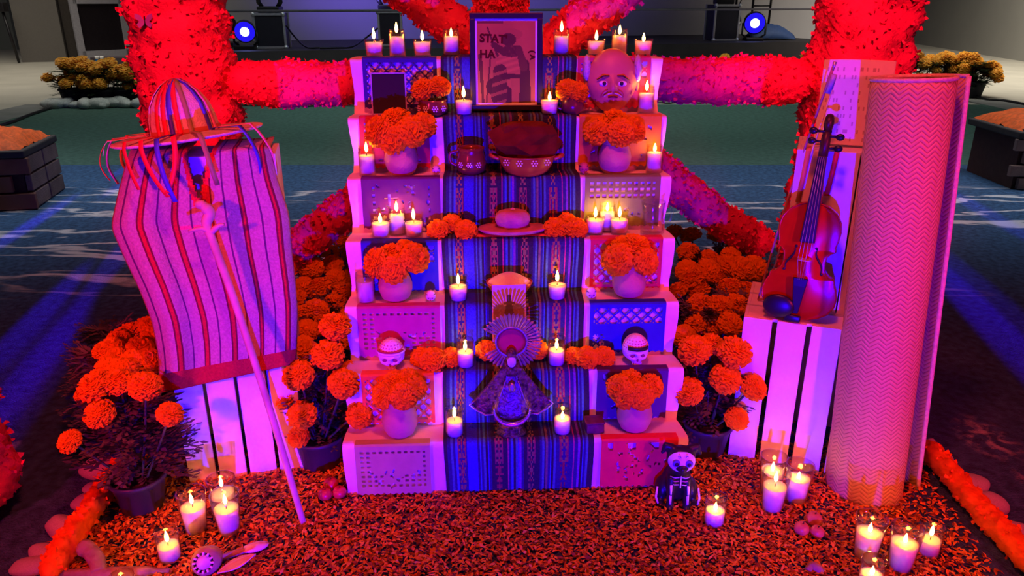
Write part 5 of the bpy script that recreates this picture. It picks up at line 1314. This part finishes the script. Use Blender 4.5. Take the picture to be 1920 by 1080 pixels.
# tier 5: salt bowl and card
p = TP(955, 5, .056); sb = thing('salt_bowl', 'clay bowl heaped with white salt behind the small photo card', 'bowl', p)
MB().lathe([(0, 0), (.030, 0), (.05, .016), (.064, .038), (.070, .052), (.067, .052), (.06, .036), (.03, .012), (0, .01)], 32, sy=.72).build('vessel', CLAY_RED, sb)
MB().lathe([(.066, .046), (.056, .056), (.034, .070), (.012, .079), (0, .080)], 32, sy=.72, wob=lambda q, z: 1 + .03 * math.sin(3 * q)).build('salt_heap', SUGAR, sb)
def card(u, v):
    v = v * 2.2
    c = .60 + .08 * N3(u * 4, v * 4)
    if v > .55 + .08 * N3(u * 9): c = .24 + .2 * max(0, N3(u * 16, v * 16))
    if seg(u, v, .50, .36, .50, .85, .05, .15) or ((u - .5) / .06) ** 2 + ((v - .32) / .06) ** 2 < 1: c = .10
    if seg(u, v, .36, .52, .66, .52, .035, .035): c = .14
    if .08 > min(u, 1 - u, v) * 2.5: c = .62
    c = min(c, .62)
    w_ = (c, c * .9, c * .88)
    return w_ if v < .68 else (c * 1.0, c * .55, c * .35)
cdv = TP(955, 6, .072); cd = thing('photo_card', 'tall photo card with a dark figure standing between halo and salt bowl', 'card', cdv, rot=(math.radians(-3), 0, AY + .05))
mb, cc = raster('card_print', .099, .236, 48, 100, card, cd, .004)
# tier 7: statuette, small box
p = TP(959, 7, .040); vg = thing('statuette', 'metal statuette of a robed figure with a wide rayed halo and crescent', 'statuette', p, AY)
MB().lathe([(0, 0), (.040, 0), (.043, .004), (.042, .010), (.034, .014), (.032, .022), (.037, .027), (.035, .032), (.024, .036), (.020, .044), (.026, .050), (.030, .054), (0, .056)], 32, sy=.8).build('pedestal', GOLD_WEAVE, vg)
MB().lathe([(0, .052), (.050, .058), (.062, .068), (.058, .090), (.046, .13), (.034, .17), (.024, .205), (.014, .222), (0, .226)], 36, sy=.5, wob=lambda q, z: 1 + .03 * math.sin(10 * q)).build('gown', GOWNM, vg)
for s in (-1, 1):
    poly = [(s * .010, .218), (s * .030, .214), (s * .062, .165), (s * .106, .108), (s * .118, .096), (s * .100, .080), (s * .074, .066), (s * .052, .070), (s * .034, .12), (s * .016, .18)]
    cp = MB(); cp.prism(poly if s < 0 else poly[::-1], -.006, .012); o = cp.build('cape', GOLD_WEAVE, vg, smooth=False, bevel=.003)
    o.location = (0, -.012, 0); o.rotation_euler = (0, 0, s * .18)
    MB().tube([(x, -.010, z) for x, z in poly[3:8]], .0028, 6).build('cape_trim', PEWTER, o)
    MB().tube([(x, -.010, z) for x, z in poly[7:] ], .0022, 6).build('cape_trim', PEWTER, o)
MB().tube([(.050 * math.sin(a), -.040, .098 - .046 * math.cos(a)) for a in [-1.75 + 3.5 * i / 24 for i in range(25)]], [.0015 + .0058 * math.sin(PI * i / 24) for i in range(25)], 8).build('crescent', M('silver', (.75, .72, .80), .25, metal=.9, var=.1), vg)
MB().ell((0, -.030, .164), (.010, .008, .016), 12, 8).build('hands', PEWTER, vg)
MB().ell((0, -.014, .236), (.013, .012, .017), 14, 10).build('face', M('pale_face', (.70, .62, .64), .5), vg)
MB().lathe([(.011, 0), (.015, .008), (.013, .018), (.006, .026), (0, .028)], 16, (0, -.006, .247)).build('crown', GOLD_WEAVE, vg)
MB().lathe([(.017, .250 - .02), (.022, .232), (.024, .20), (.02, .19)], 16, (0, 0, 0), sy=.8).build('veil', GOLD_WEAVE, vg)
hz_ = .288; hp = MB()
hl = MB().tube([(.043 * math.cos(a), .004, hz_ + .043 * math.sin(a)) for a in [2 * PI * i / 40 for i in range(41)]], .0035, 8).build('halo', PEWTER, vg)
MB().lathe([(0, 0), (.030, 0), (.042, .0)], 30, (0, 0, 0)).build('halo_lining', M('halo_red', (.60, .03, .03), .6), hl, loc=(0, .010, hz_), rot=(PI / 2, 0, 0), solid=.002)
ray_m = None
for i in range(44):
    a = 2 * PI * i / 44 + .07
    if abs((a - 1.5 * PI + PI) % (2 * PI) - PI) < .42: continue
    if ray_m is None:
        mb = MB(); mb.add([(-.0022, 0, .044), (.0022, 0, .044), (.0046, 0, .080), (0, 0, .087), (-.0046, 0, .080), (0, -.003, .05), (0, -.004, .080), (0, .002, .06)], [(0, 1, 5), (1, 2, 6, 5), (0, 5, 6, 4), (2, 3, 6), (3, 4, 6), (0, 4, 7), (4, 3, 7), (3, 2, 7), (2, 1, 7), (1, 0, 7)]); ray_m = mb.mesh('ray', PEWTER, False)
    put('ray', ray_m, vg, (0, .004, hz_), (0, a, 0))
p = TP(1113, 7, .045); bx = thing('small_box', 'small dark reddish box left of the lowest right vase', 'box', p, AY + .1)
MB().box((0, 0, .016), (.052, .045, .032)).build('box_body', M('dark_red_box', (.12, .02, .04), .6, var=.4, scale=60), bx, bevel=.003)
MB().box((0, 0, .034), (.055, .048, .006)).build('lid', M('dark_red_box', (.12, .02, .04), .6), bx, bevel=.002)

# ================================================================ SKELETON DOG
dp = G(1268, 946); dg = thing('dog_figurine', 'black sitting dog figurine painted with a white skeleton', 'figurine', dp, math.radians(-4)); dg.scale = (.95,) * 3
mb = MB()
mb.ell((0, .035, .060), (.046, .052, .058)); mb.ell((0, .012, .095), (.036, .036, .055)); mb.ell((0, -.004, .130), (.024, .024, .03)); mb.ell((0, -.008, .168), (.043, .036, .040), 18, 12); mb.ell((0, -.036, .156), (.020, .018, .016))
for s in (-1, 1):
    mb.tube([(s * .022, -.010, .105), (s * .024, -.022, .06), (s * .024, -.026, .012)], [.017, .013, .011], 10); mb.ell((s * .024, -.034, .010), (.013, .018, .010))
    mb.ell((s * .044, .030, .038), (.020, .036, .036)); mb.ell((s * .050, -.004, .010), (.014, .028, .011))
    mb.tube([(s * .026, 0, .196), (s * .046, .002, .204), (s * .056, -.004, .178)], [.015, .012, .006], 8)
mb.tube([(0, .08, .03), (.02, .11, .05), (.04, .12, .09)], [.012, .009, .005], 8)
mb.build('dog_body', BLACK, dg, remesh=.0045)
PAINT = M('bone_white', (.80, .74, .78), .5, var=.05); PV = M('eye_violet', (.10, .06, .35), .5)
MB().ell((0, -.018, .167), (.040, .029, .036), 22, 14).build('face_patch', PAINT, dg)
for s in (-1, 1):
    e = MB().ell((s * .0175, -.043, .172), (.0118, .006, .0118), 14, 9).build('eye_ring', PV, dg); MB().ell((s * .0175, -.0485, .172), (.006, .003, .006), 10, 7).build('pupil', BLACK, e)
    MB().tube([(s * .006, -.046, .192), (s * .010, -.044, .197), (s * .014, -.041, .194)], .0012, 5).build('face_marking', PV, dg)
    for z0, z1 in ((.088, .062), (.056, .030)): MB().tube([(s * .025, -.030 - (.09 - z0) * .10, z0), (s * .025, -.036 - (.09 - z1) * .06, z1)], [.0042, .0032], 7).build('leg_bone', PAINT, dg)
    MB().tube([(s * .060, .0, .062), (s * .064, -.012, .034), (s * .058, -.022, .018)], [.003, .0034, .0026], 7).build('leg_bone', PAINT, dg)
    for k in range(3):
        MB().tube([(s * .004, -.0325 - .001 * k, .118 - k * .012), (s * .016, -.030, .114 - k * .012), (s * .028, -.020, .112 - k * .012)], .0016, 5).build('rib_marking', PAINT if k != 1 else M('rib_pink', (.7, .15, .3), .5), dg)
MB().ell((0, -.054, .158), (.0065, .005, .0055), 10, 7).build('nose', BLACK, dg)
MB().tube([(0, -.036, .124), (0, -.038, .086)], .002, 5).build('breast_bone', PAINT, dg)

# ================================================================ GROUND THINGS
def fruit(px, py, w_, lab, col):
    b = G(px, py); r = size(w_, b) / 2
    t = thing('small_fruit', lab, 'fruit', b + Vector((0, 0, .004)), 0, 'small red fruits on the petals')
    MB().ell((0, 0, r), (r, r, r * .94), 20, 14, fn=lambda q: 1 - .16 * math.exp(-((q.x ** 2 + q.y ** 2) / .05)) * (1 if q.z > 0 else .5)).build('flesh', M('fruit_skin_%s' % ('a' if col[1] < .05 else 'b'), col, .35, var=.2, scale=40), t)
    MB().tube([(0, 0, 1.75 * r), (.002, -.002, 2.05 * r)], .0016, 5).build('stalk', DARK_WOOD, t)
fruit(622, 922, 28, 'red fruit topmost of the three left of the altar foot', (.62, .03, .05)); fruit(611, 940, 26, 'red fruit left of the three beside the altar foot', (.62, .03, .05)); fruit(638, 936, 26, 'red fruit right of the three beside the altar foot', (.62, .03, .05))
fruit(1524, 988, 30, 'pale red fruit at back of the three beside the right candles', (.60, .16, .10)); fruit(1501, 1005, 28, 'pale red fruit at left of the three beside the right candles', (.60, .16, .10)); fruit(1530, 1010, 26, 'pale red fruit at front of the three beside the right candles', (.60, .16, .10))
# wooden whisk, husk, branch
b = G(392, 1072); wk_ = thing('wooden_whisk', 'carved wooden chocolate whisk with a toothed round head lying on the petals', 'whisk', b + Vector((0, 0, .036)), rot=(math.radians(62), 0, math.radians(6)))
MB().lathe([(0, -.060), (.016, -.058), (.026, -.045), (.033, -.02), (.036, .005), (.033, .022), (.024, .030)], 28).build('head', WOOD, wk_)
for i in range(12):
    a = 2 * PI * i / 12; MB().box((.022 * math.cos(a), .022 * math.sin(a), .028), (.008, .005, .012), Matrix.Rotation(a, 3, 'Z')).build('tooth', M('pink_wood', (.80, .55, .62), .6), wk_, smooth=False, bevel=.001)
MB().lathe([(0, .032), (.017, .030), (.018, .022)], 20).build('head_end', M('pink_wood', (.80, .55, .62), .6), wk_)
hb_ = G(418, 1058); hu = thing('wooden_spoon', 'pale wooden spoon pointing right beside the whisk', 'spoon', hb_ + Vector((0, 0, .018)), math.radians(24))
MB().tube(catmull([(-.02, 0, .004), (.03, 0, .006), (.055, .0, .008)], 4), [.008] * 9, 8).build('handle', WOOD, hu)
MB().ell((.082, 0, .010), (.034, .020, .009), 18, 10, fn=lambda q: 1 - .25 * (q.z > .3)).build('bowl', M('pink_wood', (.80, .55, .62), .6), hu)
hb2 = G(425, 1082); h2 = MB(); rows = [[Vector((lerp(-.02, .075, i / 12), .02 * math.sin(PI * i / 12) * (j / 4 - .5) * 2, .010 + .012 * abs(j / 4 - .5) + .02 * (i / 12))) for i in range(13)] for j in range(5)]
tag(h2.sheet(rows).build('corn_husk', M('pink_wood', (.80, .55, .62), .6), loc=hb2 + Vector((0, 0, .006)), rot=(0, 0, .5), solid=.002), 'pale curled corn husk at the bottom edge below the spoon', 'husk')
b = G(165, 1085); br = thing('branch', 'gnarled grey brown branch lying at the bottom left on the petals', 'branch', b)
BARK = M('bark', (.36, .22, .16), .85, var=.3, scale=25, bump=.6, bscale=50)
MB().tube(catmull([(-.10, .0, .014), (-.02, .0, .016), (.08, .004, .016), (.20, .012, .012)], 6), [.012] * 8 + [.014] * 8 + [.009] * 3, 8).build('main_limb', BARK, br)
MB().tube(catmull([(.03, .0, .018), (.012, .03, .032), (-.018, .052, .046), (-.040, .058, .048)], 5), [.019] * 5 + [.020] * 6 + [.022] * 3 + [.016] * 2, 10).build('stub_limb', BARK, br)
b = G(1524, 1078); tag(MB().tube(catmull([(-.014, 0, .012), (0, .01, .018), (.022, -.006, .012)], 5), [.010] * 5 + [.013] * 4 + [.009] * 2, 8).build('root_piece', BARK, loc=b), 'small knobbly grey root at the bottom edge right of centre', 'root')
# butterfly
bp_ = PY(272, 41, 3.05); bf = thing('paper_butterfly', 'small violet paper butterfly on the left garland column', 'butterfly', bp_, rot=(math.radians(80), 0, .2))
for s in (-1, 1):
    w1 = [(0, 0), (.012, .022), (.030, .028), (.032, .012), (.018, .0), (.028, -.012), (.020, -.024), (.006, -.014)]
    MB().add([(s * x, y, .004 + abs(x) * .4) for x, y in w1], [tuple(range(8))])
    mb = MB(); mb.add([(s * x, y, .004 + abs(x) * .4) for x, y in w1], [tuple(range(8)) if s > 0 else tuple(range(7, -1, -1))]); mb.build('wing', M('butterfly_violet', (.30, .12, .60), .5), bf, smooth=False, solid=.001)
MB().tube([(0, -.018, .004), (0, .02, .004)], .003, 6).build('body', BLACK, bf)

# ================================================================ MARIGOLD PLANTS
def pots(name_lab, base, lst, Y0, jit=.03, group=None, fs=1.0, fsx=None):
    bl = []
    for px, py, dpx, dy in lst:
        c = PY(px, py, Y0 + dy - .075); bl.append((c, size(dpx, c) / 2))
    return plant('potted_marigold', name_lab, base, bl, group, fscale=fs, fsx=fsx, fback=.03)
b = G(270, 952)
pots('potted marigold in a black pot at the left front of the petal bed', b, [(187, 776, 57, .02), (131, 828, 46, -.02), (318, 776, 48, .02), (272, 724, 60, .05), (180, 724, 66, .07), (222, 716, 58, .09), (160, 738, 40, .12)], b.y, fs=.95, fsx=1.4)
b = G(603, 872)
pots('potted marigold in a black pot just left of the altar foot', b, [(560, 704, 60, .0), (615, 665, 62, .03), (644, 719, 60, .0), (566, 778, 56, -.02), (674, 779, 50, .0), (560, 819, 42, -.01), (533, 745, 46, .06), (628, 612, 60, .08), (656, 690, 34, .10)], b.y, fs=.92, fsx=1.1)
b = G(1322, 848)
pots('potted marigold in a black pot just right of the altar foot', b, [(1302, 657, 62, .03), (1377, 660, 66, .03), (1360, 710, 60, .0), (1291, 734, 56, .0), (1412, 727, 52, .0), (1381, 785, 46, -.02), (1333, 645, 46, .08)], b.y, fs=.92, fsx=1.1)
def mass(lst, centers, lab, group):
    bl = []
    for px, py, dpx, z in lst:
        c = G(px, py, z); bl.append((c, size(dpx, c) / 2))
    base = [Vector(c) for c in centers]; per = [[] for _ in base]
    for c, r in bl:
        k = min(range(len(base)), key=lambda i: (base[i] - Vector((c.x, c.y, 0))).length); per[k].append((c, r))
    for bs, l_, lb_ in zip(base, per, lab): plant('potted_marigold', lb_, bs, l_, group, fscale=1.0)
mass([(645, 455, 36, .36), (618, 473, 40, .36), (648, 476, 40, .34), (584, 502, 46, .38), (623, 497, 42, .36), (629, 522, 40, .33), (597, 541, 52, .36), (570, 538, 40, .33), (647, 549, 48, .35), (629, 569, 46, .33), (592, 582, 50, .36), (570, 590, 46, .34), (656, 636, 40, .30), (569, 655, 50, .34), (556, 462, 40, .37), (553, 497, 40, .35), (600, 610, 44, .32), (556, 561, 40, .35), (650, 520, 36, .30), (600, 470, 34, .33), (575, 620, 46, .33), (650, 600, 44, .31)],
     [G(600, 640, 0), G(648, 640, 0), G(585, 760, 0), G(640, 730, 0)], ['marigold plant among those behind the poncho, at the back left', 'marigold plant close behind the altar on its left side', 'marigold plant between poncho and altar, middle of the left bed', 'marigold plant against the left side of the altar'], 'marigold plants left of the altar')
mass([(1369, 424, 34, .44), (1262, 437, 40, .36), (1295, 441, 42, .36), (1344, 443, 38, .36), (1382, 456, 44, .36), (1412, 462, 40, .36), (1432, 443, 40, .37), (1290, 472, 42, .36), (1330, 487, 42, .34), (1370, 481, 40, .36), (1367, 498, 44, .34), (1392, 505, 50, .35), (1414, 503, 50, .35), (1288, 508, 44, .34), (1327, 507, 46, .36), (1297, 527, 50, .34), (1342, 523, 42, .33), (1370, 541, 52, .34), (1270, 546, 42, .32), (1313, 571, 50, .34), (1350, 575, 52, .34), (1380, 571, 46, .34), (1307, 608, 46, .30), (1369, 607, 48, .32), (1282, 630, 44, .30), (1400, 545, 44, .33), (1310, 545, 44, .31), (1340, 610, 42, .3)],
     [G(1290, 620, 0), G(1340, 610, 0), G(1400, 600, 0), G(1300, 740, 0), G(1358, 720, 0)], ['marigold plant close behind the altar on its right side', 'marigold plant in the middle back of the right bed', 'marigold plant behind the violin crate', 'marigold plant against the right side of the altar', 'marigold plant between altar and violin crate'], 'marigold plants right of the altar')
mass([(270, 616, 46, .37), (244, 625, 46, .36), (222, 637, 44, .36), (197, 659, 44, .35), (211, 651, 44, .36), (263, 653, 50, .36), (283, 612, 46, .38), (287, 634, 46, .36), (222, 670, 48, .34), (280, 678, 54, .36), (252, 682, 56, .36), (226, 700, 60, .36), (205, 694, 54, .36)],
     [G(235, 790, 0), G(282, 800, 0), G(215, 850, 0)], ['marigold plant at the far left behind the poncho, outermost', 'marigold plant directly beside the left edge of the poncho', 'marigold plant behind the left front pot'], 'marigold plants left of the poncho')
